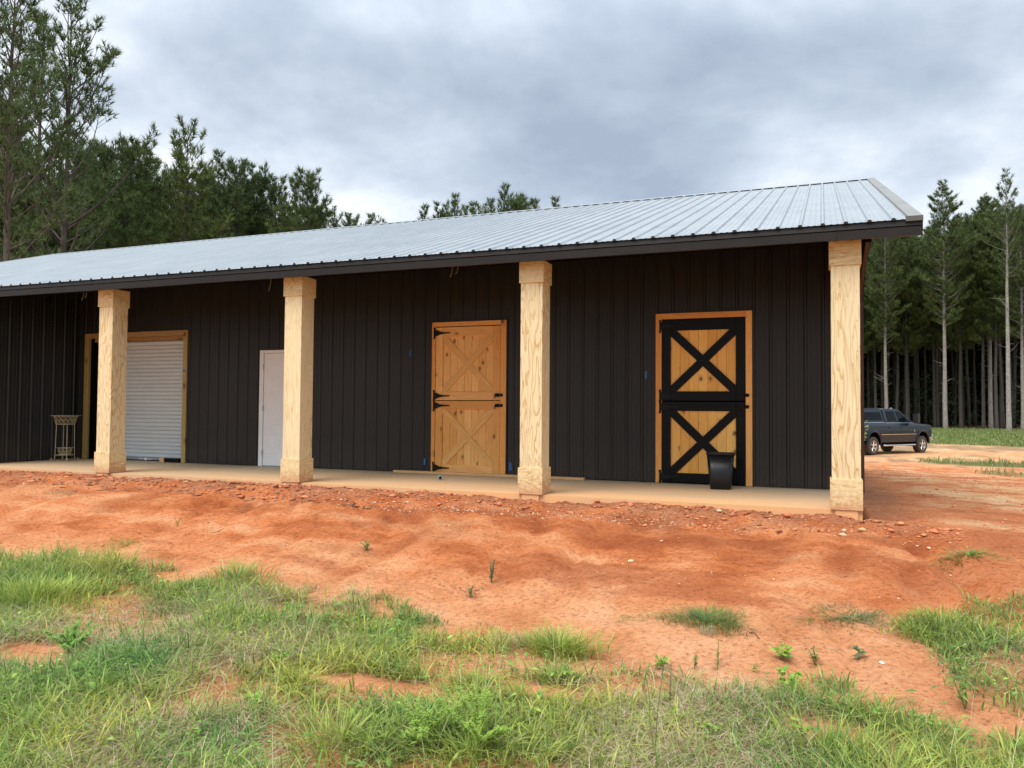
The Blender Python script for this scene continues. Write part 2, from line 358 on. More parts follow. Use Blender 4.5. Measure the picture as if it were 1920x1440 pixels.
def gz(X, Y):
    X = np.asarray(X, float); Y = np.asarray(Y, float)
    z = gbase(X, Y)
    near = ss(14, 6, np.hypot(X+3, Y+3)*.6)
    far = 1-near
    z = z+fbm(X*.55, Y*.55, 3)*.045*near + fbm(X*2.2+9, Y*2.2, 4)*.024*near + fbm(X*8.1, Y*8.1, 2)*.017*near*(.5+np.clip(fbm(X*.9+8, Y*.9, 2)*3, -.4, 1))
    z = z+fbm(X*.12, Y*.12, 3)*.12*ss(6, 20, np.hypot(X, Y))
    # rills running down the bank
    xw = X+fbm(X*.5+3, Y*.5+8, 2)*.9+Y*.12
    rl = 1-np.abs(vn(xw*1.35, Y*.12+3)*2.6); rl = np.clip(rl, 0, 1)**4
    z = z-rl*.055*ss(-.35, -1.0, Y)*ss(-4.4, -2.6, Y)*ss(2.5, .6, X)
    rl2 = np.clip(1-np.abs(vn(xw*3.1+40, Y*.3+9)*2.8), 0, 1)**3
    z = z-rl2*.030*ss(-.3, -.9, Y)*ss(-4.8, -3.2, Y)
    rl3 = np.clip(1-np.abs(vn(xw*7.3+10, Y*.8+2)*2.6), 0, 1)**2
    z = z-rl3*.027*ss(-.3, -.8, Y)*ss(-4.2, -2.4, Y)*np.clip(.4+fbm(X*1.3+5, Y*1.3, 2)*3, 0, 1)
    # the crumbly lip against the slab
    lip = ss(-.75, -.25, Y)*ss(.25, -.02, Y)*ss(.9, .3, X)
    z = z+lip*(fbm(X*6+5, Y*9, 4)*.085+fbm(X*1.1, 3+Y*0, 2)*.05+.05)
    # gully on the right
    gx = .35+.28*(-Y-.6); gl = np.clip(1-np.abs(X-gx)/.16, 0, 1)
    z = z-gl*.09*ss(-.4, -.9, Y)*ss(-2.7, -2.0, Y)
    # wheel ruts on the bare yard to the right
    rut = vn(X*.35+Y*.02+50, Y*.9+X*.5)+.6*vn(X*.9, Y*3.1+X*1.1+4)
    z = z+rut*.018*ss(.5, 1.5, X)*ss(-2.2, -.5, Y)*ss(40, 20, Y)
    inside = (X > -22.5) & (X < .02) & (Y > .06) & (Y < 15)
    return np.where(inside, -.25, np.where((Y > -.4) & (Y < .3) & (X < .1), np.minimum(z, -.03), z))
def ax(lo, hi, step, far_lo, far_hi, g=1.16):
    a = list(np.arange(lo, hi+1e-6, step)); s = step; x = a[-1]
    while x < far_hi: s = min(s*g, 25); x += s; a.append(x)
    s = step; x = a[0]; b = []
    while x > far_lo: s = min(s*g, 25); x -= s; b.append(x)
    return np.array(b[::-1]+a)
gxs = ax(-11.5, 3.2, .045, -700, 700, 1.07); gys = ax(-6.8, .35, .04, -120, 900, 1.045)
GX, GY = np.meshgrid(gxs, gys, indexing='ij'); GZ = gz(GX, GY)
nx, ny = GX.shape
V = np.stack([GX, GY, GZ], -1).reshape(-1, 3)
ii = (np.arange(nx-1)[:, None]*ny+np.arange(ny-1)[None]).ravel()
Fq = np.stack([ii, ii+ny, ii+ny+1, ii+1], 1)
# grass masks (world coordinates)
EX = np.array([-30, -12, -9.5, -7.86, -7.5, -6.6, -5.8, -5.3, -4.7, -4.0, -3.4, -2.8, -2.4, -1.9, -1.4, -1.1, -.8, -.5, 0, .3, .8, 3])
EY = np.array([-4.0, -3.9, -3.8, -3.75, -3.4, -3.45, -3.7, -3.5, -3.5, -3.8, -3.8, -4.15, -4.25, -4.3, -4.42, -4.55, -4.52, -4.45, -4.55, -4.95, -4.6, -3.4])
def grass_w(X, Y):
    e = np.interp(X, EX, EY)+fbm(X*1.7, Y*1.7, 3)*.35
    w = ss(.20, -.34, Y-e+fbm(X*7, Y*7, 2)*.5)
    bare = fbm(X*1.15+31, Y*1.5+7, 3)
    w = w*(1-.75*ss(.19, .33, bare))
    for cx_, cy_, rx, ry in ((-5.2, -5.6, .45, .28), (-2.9, -5.28, .6, .18), (-1.9, -5.0, .4, .14), (-.35, -5.0, .35, .3)):
        w = w*ss(.5, 1.15, np.hypot((X-cx_)/rx, (Y-cy_)/ry)+.25*fbm(X*4, Y*4, 2))
    for cx_, cy_, rx, ry in ((.62, -2.95, .55, .42), (1.4, -2.7, .9, .6), (.62, -3.75, .32, .55), (1.3, -3.8, .7, .8)):
        w = np.maximum(w, ss(1.15, .75, np.hypot((X-cx_)/rx, (Y-cy_)/ry)+.5*fbm(X*3, Y*3, 2))*(.45+.55*ss(-.15, .15, fbm(X*2.6+9, Y*2.6, 3))))
    return w
def far_grass(X, Y):
    n = fbm(X*.35, Y*.35, 3)
    a = ss(-.6, .8, Y-(44-.45*(X-6))+n*3)*ss(0, 2, X+10)
    yc = 26.5-(X-3.7)*1.05
    b = ss(2.6, 1.6, np.abs(Y-(25.5-.35*(X-4)))+n*2)*ss(3.3, 4.0, X+n)
    c = ss(.9, .5, np.hypot((X-4.6)/1.0, (Y-17.5)/2.2)+n*.4)*.7
    side = ss(-24, -27, X+n*2)+ss(17, 22, Y+n*2)*ss(-1, -6, X)+ss(12, 16, X+n*3)*ss(8, 0, Y)
    return np.clip(np.maximum(np.maximum(a, b), np.maximum(c, side)), 0, 1)
def lerp(a, b, w): return a*(1-w[..., None])+b*w[..., None]
cA = np.array([.72, .235, .085]); cPale = np.array([.84, .385, .18]); cDark = np.array([.46, .115, .036]); cBrown = np.array([.46, .20, .105])
cTan = np.array([.70, .42, .21]); cGrass = np.array([.10, .13, .035]); cLitter = np.array([.15, .085, .035])
col = np.broadcast_to(cA, GX.shape+(3,)).copy()
low = ss(-1.6, -3.6, GY+fbm(GX*.8, GY*.8, 3)*1.6)
col = lerp(col, cPale, low*.75)
str_ = fbm(GX*1.1+GY*.25+3, GY*2.8+GX*.2, 6, .68)
col = lerp(col, cDark, ss(.02, .42, str_)*.62*ss(1.2, .2, GX)*ss(-4, -2.5, GY))
col = lerp(col, cPale, ss(-.05, -.4, str_)*.6)
xw_ = GX+fbm(GX*.5+3, GY*.5+8, 2)*.9+GY*.12; rlc = np.clip(1-np.abs(vn(xw_*1.35, GY*.12+3)*2.6), 0, 1)**2; rlc = np.maximum(rlc, .8*np.clip(1-np.abs(vn(xw_*3.1+40, GY*.3+9)*2.8), 0, 1)**2)
col = lerp(col, cDark*.8, rlc*ss(-.3, -.8, GY)*ss(-3.2, -1.6, GY)*ss(2, .5, GX)*np.clip(.2+fbm(GX*1.4, GY*2.6, 3)*2.2, 0, .7))  # rill channels coloured darker, shade painted in to bring out the relief
lipc = ss(-.75, -.2, GY+fbm(GX*2.5, GY*2.5, 3)*.6)*ss(.9, .2, GX)
col = lerp(col, cBrown, lipc*.7)
yard = ss(.4, 1.2, GX)*ss(-2.6, -1.2, GY)
st2 = fbm(GX*.40+GY*.10, GY*.9+GX*.55, 5, .7)
yd = lerp(np.broadcast_to(np.array([.68, .25, .10]), GX.shape+(3,)), np.array([.78, .44, .22]), ss(.0, .3, st2)); yd = lerp(yd, np.array([.50, .15, .055]), ss(-.02, -.4, st2)*.7)
col = lerp(col, yd, yard)
tn = ss(17, 32, GY+fbm(GX*.2, GY*.2, 3)*8)
st3 = fbm(GX*.12, GY*.9+GX*.3, 5, .65)
tanv = lerp(np.broadcast_to(cTan, GX.shape+(3,)), np.array([.34, .22, .12]), ss(.0, .3, st3)); tanv = lerp(tanv, np.array([.60, .28, .12]), ss(-.05, -.4, st3)*.7)
col = lerp(col, tanv, tn*.9)
fg = far_grass(GX, GY); col = lerp(col, cGrass, fg*.9)
lit = ss(80, 92, GY+.3*GX); col = lerp(col, cLitter, lit*.7)
gw = grass_w(GX, GY); col = lerp(col, np.array([.25, .13, .06]), gw*.55*ss(12, 8, np.abs(GX)+0*GY))
gcol = col.reshape(-1, 3)
link('ground', npmesh('ground', V, Fq, M['ground'], gcol, True), kind='structure')

# ------------------------------------------------------------------ the barn
RIB, RIB0, D, XL, XR = .2299, .301, 2.36, -22.59, .573
WL, WR, YB = -22.2, .075, 13.28            # wall ends, back wall
SL = .3292; EY0, EZ0 = -.2, 3.091; RY = 7.82; RZ = EZ0+SL*(RY-EY0); CEIL = 2.915
slab = MB().box(-22.35, -.004, .04, YB+.15, -.6, 0).obj('slab', M['slab'], kind='structure')
barn = empty('barn', label='long dark bronze metal barn with pale galvanised roof and open front porch', cat='barn')
def corr(x0, x1, z0, z1, y, phase=RIB0, h=.019, back=.0):
    """corrugated sheet in XZ facing -Y"""
    pts = []; k0 = math.floor((x0-phase)/RIB)-1; k1 = math.ceil((x1-phase)/RIB)+1
    for k in range(k0, k1+1):
        c = phase+k*RIB
        for dx, dy in ((-.026, 0), (-.011, h), (.011, h), (.026, 0), (.072, 0), (.077, .0035), (.089, .0035), (.094, 0), (.136, 0), (.141, .0035), (.153, .0035), (.158, 0)):
            pts.append((c+dx, dy))
    xs = [p[0] for p in pts]; ys = [p[1] for p in pts]
    P = [(x0, float(np.interp(x0, xs, ys)))]+[p for p in pts if x0+1e-4 < p[0] < x1-1e-4]+[(x1, float(np.interp(x1, xs, ys)))]
    b = MB(); n = len(P)
    b.poly([(x, y-dy, z0) for x, dy in P]+[(x, y-dy, z1) for x, dy in P], [(i, i+1, n+i+1, n+i) for i in range(n-1)])
    return b
PANEL = 4*RIB
openings = [(-14.40, -11.70, 0, 2.545), (-9.98, -8.955, 0, 2.117), (-6.44, -5.105, 0, 2.505), (-2.705, -1.33, 0, 2.507)]
def wallspans(x0, x1, ztop):
    k = math.floor((x1-RIB0)/PANEL); edges = [x1]
    x = RIB0+k*PANEL-.03
    while x > x0+.02:
        if x < x1-.02: edges.append(x)
        x -= PANEL
    edges.append(x0); edges = edges[::-1]
    for a, b in zip(edges[:-1], edges[1:]):
        segs = [(a, b, 0.012, ztop)]
        for ox0, ox1, oz0, oz1 in openings:
            ns = []
            for s0, s1, z0, z1 in segs:
                if s1 <= ox0 or s0 >= ox1: ns.append((s0, s1, z0, z1)); continue
                if s0 < ox0: ns.append((s0, ox0, z0, z1))
                if s1 > ox1: ns.append((ox1, s1, z0, z1))
                if z0 < oz1: ns.append((max(s0, ox0), min(s1, ox1), oz1, z1))
            segs = ns
        for sg in segs:
            if sg[1]-sg[0] > .004: yield sg
ZT = EZ0+SL*(D-EY0)-.075          # the facade runs right up under the sloping roof
for sgm in wallspans(-14.62, WR-.0, ZT): corr(*sgm, D).obj('wall_panel', M['siding'], barn)
sb = MB()
for z_ in (.12, .78, 1.42, 2.06, 2.70):
    kx = 0
    while RIB0-RIB*kx > -14.5:
        for dx in (.035, -.035):
            x_ = RIB0-RIB*kx+dx
            if x_ > WR-.02 or any(o[0]-.04 < x_ < o[1]+.04 and z_ < o[3]+.03 for o in openings) or (kx+int(dx > 0)) % 2: continue
            sb.box(x_-.006, x_+.006, D-.006, D-.0005, z_-.006, z_+.006)
        kx += 1
sb.obj('siding_screw', M['trim'], barn, kind='stuff')
# return wall of the closed room at the left, facing +X, and the room's own front wall
def turned(b, f):
    b.v = [f(p) for p in b.v]; return b
y = .06
k = 0
edges = [.07]+[2.34-.895*j for j in (2, 1)]+[2.34]
for a, b_ in zip(edges[:-1], edges[1:]):
    if b_-a < .02: continue
    mb = turned(corr(a, b_, .012, ZT, 0, phase=.897), lambda p: (-14.6-p[1], p[0], p[2] if p[2] < .1 else EZ0+SL*(p[0]-EY0)-.07)); mb.obj('wall_panel', M['siding'], barn)
x = WL
while x < -14.6-.02:
    x2 = min(x+PANEL, -14.6); corr(x, x2, .012, 3.10, .07).obj('wall_panel', M['siding'], barn); x = x2
MB().box(-14.66, -14.582, .045, .125, .005, 3.10).obj('corner_trim', M['trim'], barn)
# gable ends and back
def gable(xf, sgn):
    for j in range(20):
        a = -.1+j*.92; b_ = min(a+.92, 2*RY+.1)
        if a >= 2*RY+.1: break
        f = lambda yy: EZ0+SL*((yy if yy < RY else 2*RY-yy)-EY0)-.07
        z0a = CEIL+.012 if b_ <= D+.35 or a > 2*RY-D-.5 else -.02
        n = 5; mb = MB()
        mb = turned(corr(a, b_, 0, 1, 0), lambda p: (xf+sgn*-p[1], p[0], (z0a if p[2] == 0 else f(p[0]))))
        mb.obj('gable_panel', M['siding'], barn)
gable(WR+.02, 1); gable(WL-.02, -1)
mb = MB().box(WL, WR, YB, YB+.03, -.02, 3.8); mb.obj('back_wall', M['siding'], barn)
MB().box(WR-.055, WR+.045, D-.022, D+.075, -.03, ZT).obj('corner_trim', M['brown'], barn, label='red brown corner trim at the right end of the barn')
MB().prismx([(.02, CEIL-.002), (2.33, CEIL-.002), (2.33, 2.56)], .045, .085).obj('gable_brace', M['brown'], barn, label='red brown sloping trim under the gable end')
# porch ceiling and inner side of the facade
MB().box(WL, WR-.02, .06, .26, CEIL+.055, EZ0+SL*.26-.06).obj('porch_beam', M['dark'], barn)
for j in range(12):
    xr = -.35-1.22*j
    MB().prismx([(.27, EZ0+SL*.47-.20), (.27, EZ0+SL*.47-.055), (D-.03, ZT+.02), (D-.03, ZT-.13)], xr-.02, xr+.02).obj('rafter', M['trim'], barn)
MB().box(-14.35, -11.7, D+.32, D+.36, -.0, 2.6).box(-14.62, -14.40, D+.02, D+.06, .001, ZT).obj('dark_reveal', M['dark'], barn)
# roof
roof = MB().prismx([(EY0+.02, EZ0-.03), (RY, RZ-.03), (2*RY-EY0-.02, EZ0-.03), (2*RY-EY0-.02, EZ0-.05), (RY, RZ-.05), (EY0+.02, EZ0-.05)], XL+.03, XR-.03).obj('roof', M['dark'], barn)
SH = .021
def roof_panel(x0, x1, back=False):
    mb = corr(x0, x1, 0, 1, 0, h=SH); L0, L1 = EY0-.035, RY-.02
    def f(p):
        yy = L0+(L1-L0)*p[2]; z = EZ0+SL*(yy-EY0)
        yy, z = yy-p[1]*-0-(-p[1])*.313*1.0*-1*-1, z-p[1]*.95
        return (p[0], (2*RY-yy if back else yy), z)
    return turned(mb, f)
k = 0; x1 = XR-.13
xe = RIB0+.03
edges = [x1, ]
x = RIB0-.03-RIB*0
while x > XL+.14: edges.append(x); x -= PANEL
edges.append(XL+.13)
for a, b_ in zip(edges[1:], edges[:-1]):
    roof_panel(a, b_).obj('roof_panel', M['roof'], roof); roof_panel(a, b_, True).obj('roof_panel', M['roof'], roof)
def rakeb(x0, x1):
    mb = MB()
    for bk in (0, 1):
        pts = []
        for yy in (EY0-.04, RY):
            z = EZ0+SL*(yy-EY0); Y_ = 2*RY-yy if bk else yy
            pts += [(x0, Y_, z+.006), (x0, Y_, z+.030), (x1, Y_, z+.030), (x1, Y_, z-.14)]
        mb.poly(pts, [(0, 1, 5, 4), (1, 2, 6, 5)]); a_ = pts[0]; mb.poly([pts[0], pts[1], pts[2], (pts[2][0], pts[2][1], pts[0][2])], [(0, 1, 2, 3)]); mb.poly([(pts[2][0], pts[2][1]+.0, pts[2][2]), pts[6], pts[7], (pts[3][0], pts[3][1]+.03, pts[3][2]+.02)], [(0, 1, 2, 3)])
    return mb
rakeb(XR-.135, XR+.002).obj('rake_trim', M['rake'], roof, label='grey beige rake trim along the near gable edge')
rakeb(XL+.135, XL-.002).obj('rake_trim', M['rake'], roof)
mb = MB()
ribs = []
kk = 0
while RIB0-RIB*kk > XL+.15:
    ribs.append(RIB0-RIB*kk); kk += 1
# ridge cap and the dark closure strips under it between the ribs
rc = MB()
zc = RZ+.026
rc.prismx([(RY-.15, zc-.15*SL), (RY, zc+.006), (RY+.15, zc-.15*SL), (RY+.15, zc-.15*SL-.003), (RY, zc), (RY-.15, zc-.15*SL-.003)], XL, XR-.01)
rc.obj('ridge_cap', M['roof'], roof)
cs = MB()
for c in ribs[:-1]:
    yy = RY-.145; z = EZ0+SL*(yy-EY0)
    cs.box(c-RIB+.03, c-.03, yy, yy+.02, z-.005, z+.0205)
cs.obj('closure_strip', M['dark'], roof)
cs = MB()
for c in ribs:
    yy = EY0-.037; z = EZ0+SL*(yy-EY0)
    cs.prism([(c-.028, z-.004), (c+.028, z-.004), (c+.013, z+SH+.001), (c-.013, z+SH+.001)], yy-.003, yy+.01)
cs.obj('rib_closure', M['trim'], roof)
sc = MB()
for i, c in enumerate(ribs):
    if c < -9: break
    for j in range(14):
        yy = EY0+.06+j*.6; z = EZ0+SL*(yy-EY0)
        for dx in ((.040, -.040) if j % 3 == 0 else (.040,)):
            X_ = c+dx; r = .0095
            P_ = [(X_+r*math.cos(q*PI/2), yy+r*math.sin(q*PI/2), z+.003+SL*r*math.sin(q*PI/2)) for q in range(4)]
            sc.poly(P_+[(X_, yy, z+.012)], [(0, 1, 4), (1, 2, 4), (2, 3, 4), (3, 0, 4)])
sc.obj('roof_screw', M['pvc'], roof)
for a, b_ in [(XL+.0, -18.3), (-18.3, -14.9), (-14.9, -11.2), (-11.2, -7.55), (-7.55, -3.9), (-3.9, -.25), (-.25, XR-.0)]:
    fz = EZ0-.012
    MB().prismx([(EY0-.012, fz), (EY0-.020, fz-.064), (EY0-.002, fz-.072), (EY0+.02, fz-.072), (EY0+.02, fz)], a+.0015, b_-.0015).prismx([(EY0-.012, fz-.075), (EY0-.010, fz-.168), (EY0+.03, fz-.168), (EY0+.03, fz-.075)], a+.0015, b_-.0015).obj('fascia', M['trim'], barn)
MB().box(XR-.16, XR+.004, EY0-.045, EY0-.022, EZ0-.035, EZ0+.018).obj('rake_end_cap', M['lowtrim'], barn)
for px_x, zl in ((-11.75, .10), (-11.68, .06), (-7.95, .13), (-4.98, .09), (-4.90, .05)):
    MB().tube([(px_x, .1, CEIL+.058), (px_x-.01, .09, CEIL-zl*.5), (px_x-.035, .09, CEIL-zl)], .004, 5).obj('loose_wire', M['wire'], barn)

# columns
def column(cx):
    W = .327; i = .018
    sh = MB().box(cx-W+i, cx-i, i, W-i, .10, 2.965).obj('column', M['ply_v'], barn)
    for nm, z0, z1 in (('column_base', .006, .335), ('column_cap', 2.68, 2.955)):
        b = MB(); q = .0015
        # four face boards with a mitre reveal at the corners
        b.box(cx-W, cx, 0, i-.0006, z0, z1); b.obj(nm, M['ply_h'], sh)
        b = MB().box(cx-i+.0006, cx-.0004, i+q, W-q, z0+.002, z1-.001); b.obj(nm, M['ply_h'], sh)
        b = MB().box(cx-W+.0004, cx-W+i-.0006, i+q, W-q, z0+.002, z1-.001); b.obj(nm, M['ply_h'], sh)
        b = MB().box(cx-W, cx, W-i+.0006, W, z0, z1); b.obj(nm, M['ply_h'], sh)
    MB().box(cx-W+.05, cx-.05, .014, .0385, -.2, .003).obj('column_footing', M['slab'], sh)
def nails(cx):
    W = .327; b = MB(); rn = random.Random(int(-cx*10)+3)
    for z_ in [.05, .29]+[.45+.32*j for j in range(7)]+[2.72, 2.87]:
        for dx in (.03, W-.03):
            d_ = 0 if z_ < .335 or z_ > 2.68 else .018
            q = dx+(.018 if d_ else 0)*(1 if dx < .1 else -1)+rn.uniform(-.004, .004); zz_ = z_+rn.uniform(-.02, .02)
            b.box(cx-W+q-.003, cx-W+q+.003, d_-.0012, d_+.001, zz_-.003, zz_+.003)
            b.box(cx-d_-.001, cx-d_+.0012, q-.003, q+.003, zz_-.003, zz_+.003)
    b.obj('nail_head', M['brown'], [o for o in bpy.data.objects if o.name.startswith('column') and o.parent == barn][-1], kind='stuff')
for kx in (0, 1, 2, 3, 5, 6):
    if kx < 5: column(-3.66*kx); nails(-3.66*kx)

# ---- dutch doors
def clip(poly, x0, x1, z0, z1):
    for ax_, lim, sg in ((0, x0, 1), (0, x1, -1), (1, z0, 1), (1, z1, -1)):
        o = []
        for i in range(len(poly)):
            a, b = poly[i-1], poly[i]; da, db = (a[ax_]-lim)*sg, (b[ax_]-lim)*sg
            if (da >= 0) != (db >= 0):
                q = da/(da-db); o.append((a[0]+(b[0]-a[0])*q, a[1]+(b[1]-a[1])*q))
            if db >= 0: o.append(b)
        poly = o
    return poly
def brace_poly(x0, x1, z0, z1, up, hw):
    a = (x0, z0 if up else z1); b = (x1, z1 if up else z0)
    d = Vector((b[0]-a[0], b[1]-a[1])).normalized(); n = Vector((-d.y, d.x))*hw; e = d*.3
    pl = [(a[0]-e.x-n.x, a[1]-e.y-n.y), (b[0]+e.x-n.x, b[1]+e.y-n.y), (b[0]+e.x+n.x, b[1]+e.y+n.y), (a[0]-e.x+n.x, a[1]-e.y+n.y)]
    return clip(pl, x0, x1, z0, z1)
def dutch(x0, x1, top, lx0, lx1, seam, ltop, style):
    blk = style == 'black'
    fm, fh = M['frame'], M['frame_h']
    door = MB().box(lx0-.004, lx1+.004, D+.045, D+.06, .006, ltop+.004).obj('dutch_door', M['dark'], barn,
        label='dutch door with black frame and cross braces over golden boards' if blk else 'dutch door of plain oiled pine with cross braces')
    fy0 = D-.035
    MB().cbox(x0, lx0-.006, fy0, D+.05, .003, top-.001).obj('door_jamb', fm, door)
    MB().cbox(lx1+.006, x1, fy0, D+.05, .003, top-.001).obj('door_jamb', fm, door)
    MB().cbox(lx0-.005, lx1+.005, fy0+.002, D+.05, ltop+.008, top).obj('door_head', fh, door)
    b = MB().box(x0-.018, x0-.001, D-.024, D+.01, .0, top+.018).box(x1+.001, x1+.018, D-.024, D+.01, 0, top+.018).box(x0-.018, x1+.018, D-.0245, D+.01, top+.001, top+.0185)
    b.obj('metal_trim', M['trim'], door)
    stm = M['black'] if blk else M['cedar']; rlm = M['black'] if blk else M['cedar_h']; plm = M['gold'] if blk else M['cedar']
    sw = .128 if blk else .125
    for leaf, (z0, z1) in enumerate(((.02, seam-.006), (seam+.006, ltop-.006))):
        n = 9; pw = (lx1-lx0)/n
        for j in range(n):
            MB().cbox(lx0+j*pw+.001, lx0+(j+1)*pw-.001, D-.004, D+.03, z0+.004, z1-.004, .004).obj('plank', plm, door)
        rb, rt = .138, .138 if leaf == 0 else .16
        yr = D-.026
        MB().cbox(lx0, lx0+sw, yr, D+.004, z0, z1, .004).obj('stile', stm, door)
        MB().cbox(lx1-sw, lx1, yr, D+.004, z0, z1, .004).obj('stile', stm, door)
        MB().cbox(lx0+sw+.0008, lx1-sw-.0008, yr+.001, D+.004, z0, z0+rb, .004).obj('rail', rlm, door)
        MB().cbox(lx0+sw+.0008, lx1-sw-.0008, yr+.001, D+.004, z1-rt, z1, .004).obj('rail', rlm, door)
        for up in (True, False):
            over = (up == (leaf == 1))
            pl = brace_poly(lx0+sw+.001, lx1-sw-.001, z0+rb+.001, z1-rt-.001, up, .060 if blk else .052)
            yb = D-.024 if over else D-.020
            if blk: yb = D-.0225 if over else D-.0215
            MB().prism(pl, yb, D-.001).obj('brace', M['black'] if blk else pineb[up], door)
    for hz, flip in ((ltop-.10, 1), (seam+.075, 1), (seam-.085, 1), (.10, 1)):
        hl = .30; hx = lx0-.045
        pl = [(hx, hz-.095), (hx+.035, hz-.095), (hx+.035, hz-.055), (hx+.075, hz-.045), (hx+.10, hz-.03), (hx+.17, hz-.016), (hx+hl, hz-.007),
              (hx+hl+.012, hz), (hx+hl, hz+.007), (hx+.17, hz+.016), (hx+.10, hz+.03), (hx+.075, hz+.045), (hx+.035, hz+.055), (hx+.035, hz+.095), (hx, hz+.095), (hx+.008, hz+.05), (hx+.008, hz-.05)]
        hb = MB().prism(pl, D-.044, D-.0262)
        for bx, bz in ((.02, .07), (.02, -.07), (.09, 0), (.19, 0)):
            hb.lathe([(.0001, -.049), (.006, -.049), (.006, -.043)], (hx+bx, D, hz+bz), 6, axis='y')
        hb.tube([(hx+.036, D-.044, hz-.055), (hx+.036, D-.044, hz+.055)], .009, 6)
        hb.obj('hinge', M['iron'], door)
    for hz in (seam+.085, seam-.08):
        hx = lx1-.075
        hb = MB().box(hx, hx+.062, D-.050, D-.0262, hz-.025, hz+.030).box(hx+.085, hx+.125, D-.052, D-.036, hz-.022, hz+.024)
        hb.tube([(hx-.01, D-.055, hz+.004), (hx+.13, D-.055, hz+.004)], .010, 8)
        hb.tube([(hx-.004, D-.055, hz+.004), (hx-.004, D-.060, hz-.055)], .007, 6)
        hb.obj('slide_bolt', M['iron'], door)
def diagmat(name, ang):
    def b(t, p, o):
        tc = t.n('ShaderNodeTexCoord')
        v = t.n('ShaderNodeMapping', {'Vector': t.n('ShaderNodeMapping', {'Vector': (tc, 'Object'), 'Rotation': (0, ang, 0)}), 'Scale': (1.0, 9, 11)})
        gr = t.n('ShaderNodeTexNoise', {'Vector': v, 'Scale': 1.0, 'Detail': 3.0, 'Distortion': .5})
        f = t.math('FRACT', t.math('MULTIPLY', gr, 8.0))
        c = t.mix(t.math('MULTIPLY', f, .5), (.80, .45, .145), (.56, .26, .065))
        setp(t, p, Base_Color=c, Roughness=.55)
    return mat(name, b)
pineb = {True: diagmat('brace pine rising', .80), False: diagmat('brace pine falling', -.80)}
dutch(-6.44, -5.105, 2.505, -6.368, -5.208, 1.209, 2.425, 'plain')
dutch(-2.705, -1.33, 2.507, -2.612, -1.424, 1.209, 2.415, 'black')

# ---- roller door
rd = MB().cbox(-14.40, -14.285, D-.03, D+.03, .003, 2.545).obj('roller_door', M['green'], barn, label='white roller shutter door in a treated timber frame')
MB().cbox(-11.80, -11.70, D-.03, D+.03, .003, 2.545).obj('door_jamb', M['green'], rd)
MB().cbox(-14.284, -11.801, D-.03, D+.03, 2.445, 2.545).obj('door_head', M['green_h'], rd)
MB().cbox(-14.20, -11.801, D+.035, D+.10, 2.37, 2.444).obj('door_head', M['green_h'], rd)
MB().box(-14.284, -14.20, D+.035, D+.09, .003, 2.443).box(-14.205, -14.19, D+.035, D+.3, .003, 2.443).obj('side_reveal', M['dark'], rd)
zs = .07; pitch_ = .0765
while zs < 2.36:
    MB().prismx([(D+.150, zs), (D+.139, zs+.004), (D+.132, zs+.016), (D+.130, zs+pitch_*.5), (D+.132, zs+pitch_-.018), (D+.139, zs+pitch_-.006), (D+.150, zs+pitch_-.003), (D+.16, zs+pitch_-.003), (D+.16, zs)], -14.19, -11.802).obj('slat', M['slat'], rd)
    zs += pitch_
MB().box(-14.19, -11.803, D+.155, D+.17, .02, 2.42).obj('slat_backing', M['slatbar'], rd)
MB().box(-14.19, -11.83, D+.115, D+.15, .022, .068).obj('bottom_bar', M['slatbar'], rd)
MB().box(-12.84, -12.80, D+.085, D+.113, .012, .062).box(-13.0, -12.66, D+.10, D+.114, .03, .042).obj('latch', M['white'], rd)
# ---- entry door
ed = MB().box(-9.885, -8.99, D-.012, D+.03, .02, 2.055).obj('entry_door', M['white'], barn, label='white panelled steel entry door beside the second column')
b = MB().cbox(-9.978, -9.892, D-.034, D+.04, .002, 2.117, .006).cbox(-8.985, -8.957, D-.034, D+.04, .002, 2.117, .006).cbox(-9.891, -8.986, D-.033, D+.04, 2.062, 2.116, .006)
b.obj('door_frame', M['white'], ed)
for cxp in (-9.665, -9.21):
    for z0, z1 in ((.20, .62), (.72, 1.28), (1.38, 1.58 if 0 else 1.90)):
        MB().box(cxp-.16, cxp+.16, D-.0145, D-.011, z0, z1).cbox(cxp-.125, cxp+.125, D-.020, D-.014, z0+.035, z1-.035, .005).obj('door_panel', M['white'], ed)
for hz in (.25, 1.05, 1.82):
    MB().tube([(-9.889, D-.036, hz-.05), (-9.889, D-.036, hz+.05)], .007, 6).obj('hinge', M['slatbar'], ed)
MB().box(-9.885, -8.99, D-.03, D+.03, .002, .018).obj('threshold', M['slatbar'], ed)
# blue tape on the wall
for x_, z_, y_, w_, h_ in ((-6.85, 2.0, D-.0012, .05, .10), (-2.85, 1.60, D-.022, .035, .11), (-6.56, .19, D-.0222, .035, .11), (-5.03, .16, D-.0014, .05, .13), (-11.76, 1.76, D-.0315, .07, .03)):
    MB().box(x_-w_/2, x_+w_/2, y_-.0012, y_, z_-h_/2, z_+h_/2).obj('tape_strip', M['tape'], barn)

# ------------------------------------------------------------------ things on the slab
b = MB().cbox(-7.08, -3.77, 2.20, 2.285, .002, .040, .003); b.obj('lumber_board', M['lumber'], label='long raw board lying on the slab along the foot of the wall', cat='board')
b = MB().cbox(-12.30, -11.86, D-.055, D+.045, .002, .082, .004)
wb = MB().box(-12.30, -12.195, D-.06, D+.04, .002, .088).obj('wood_block', M['lumber'], label='short timber offcut with a dark side at the right foot of the roller door', cat='wood block')
MB().box(-12.194, -11.84, D-.045, D+.03, .002, .083).obj('block_side', M['black'], wb)
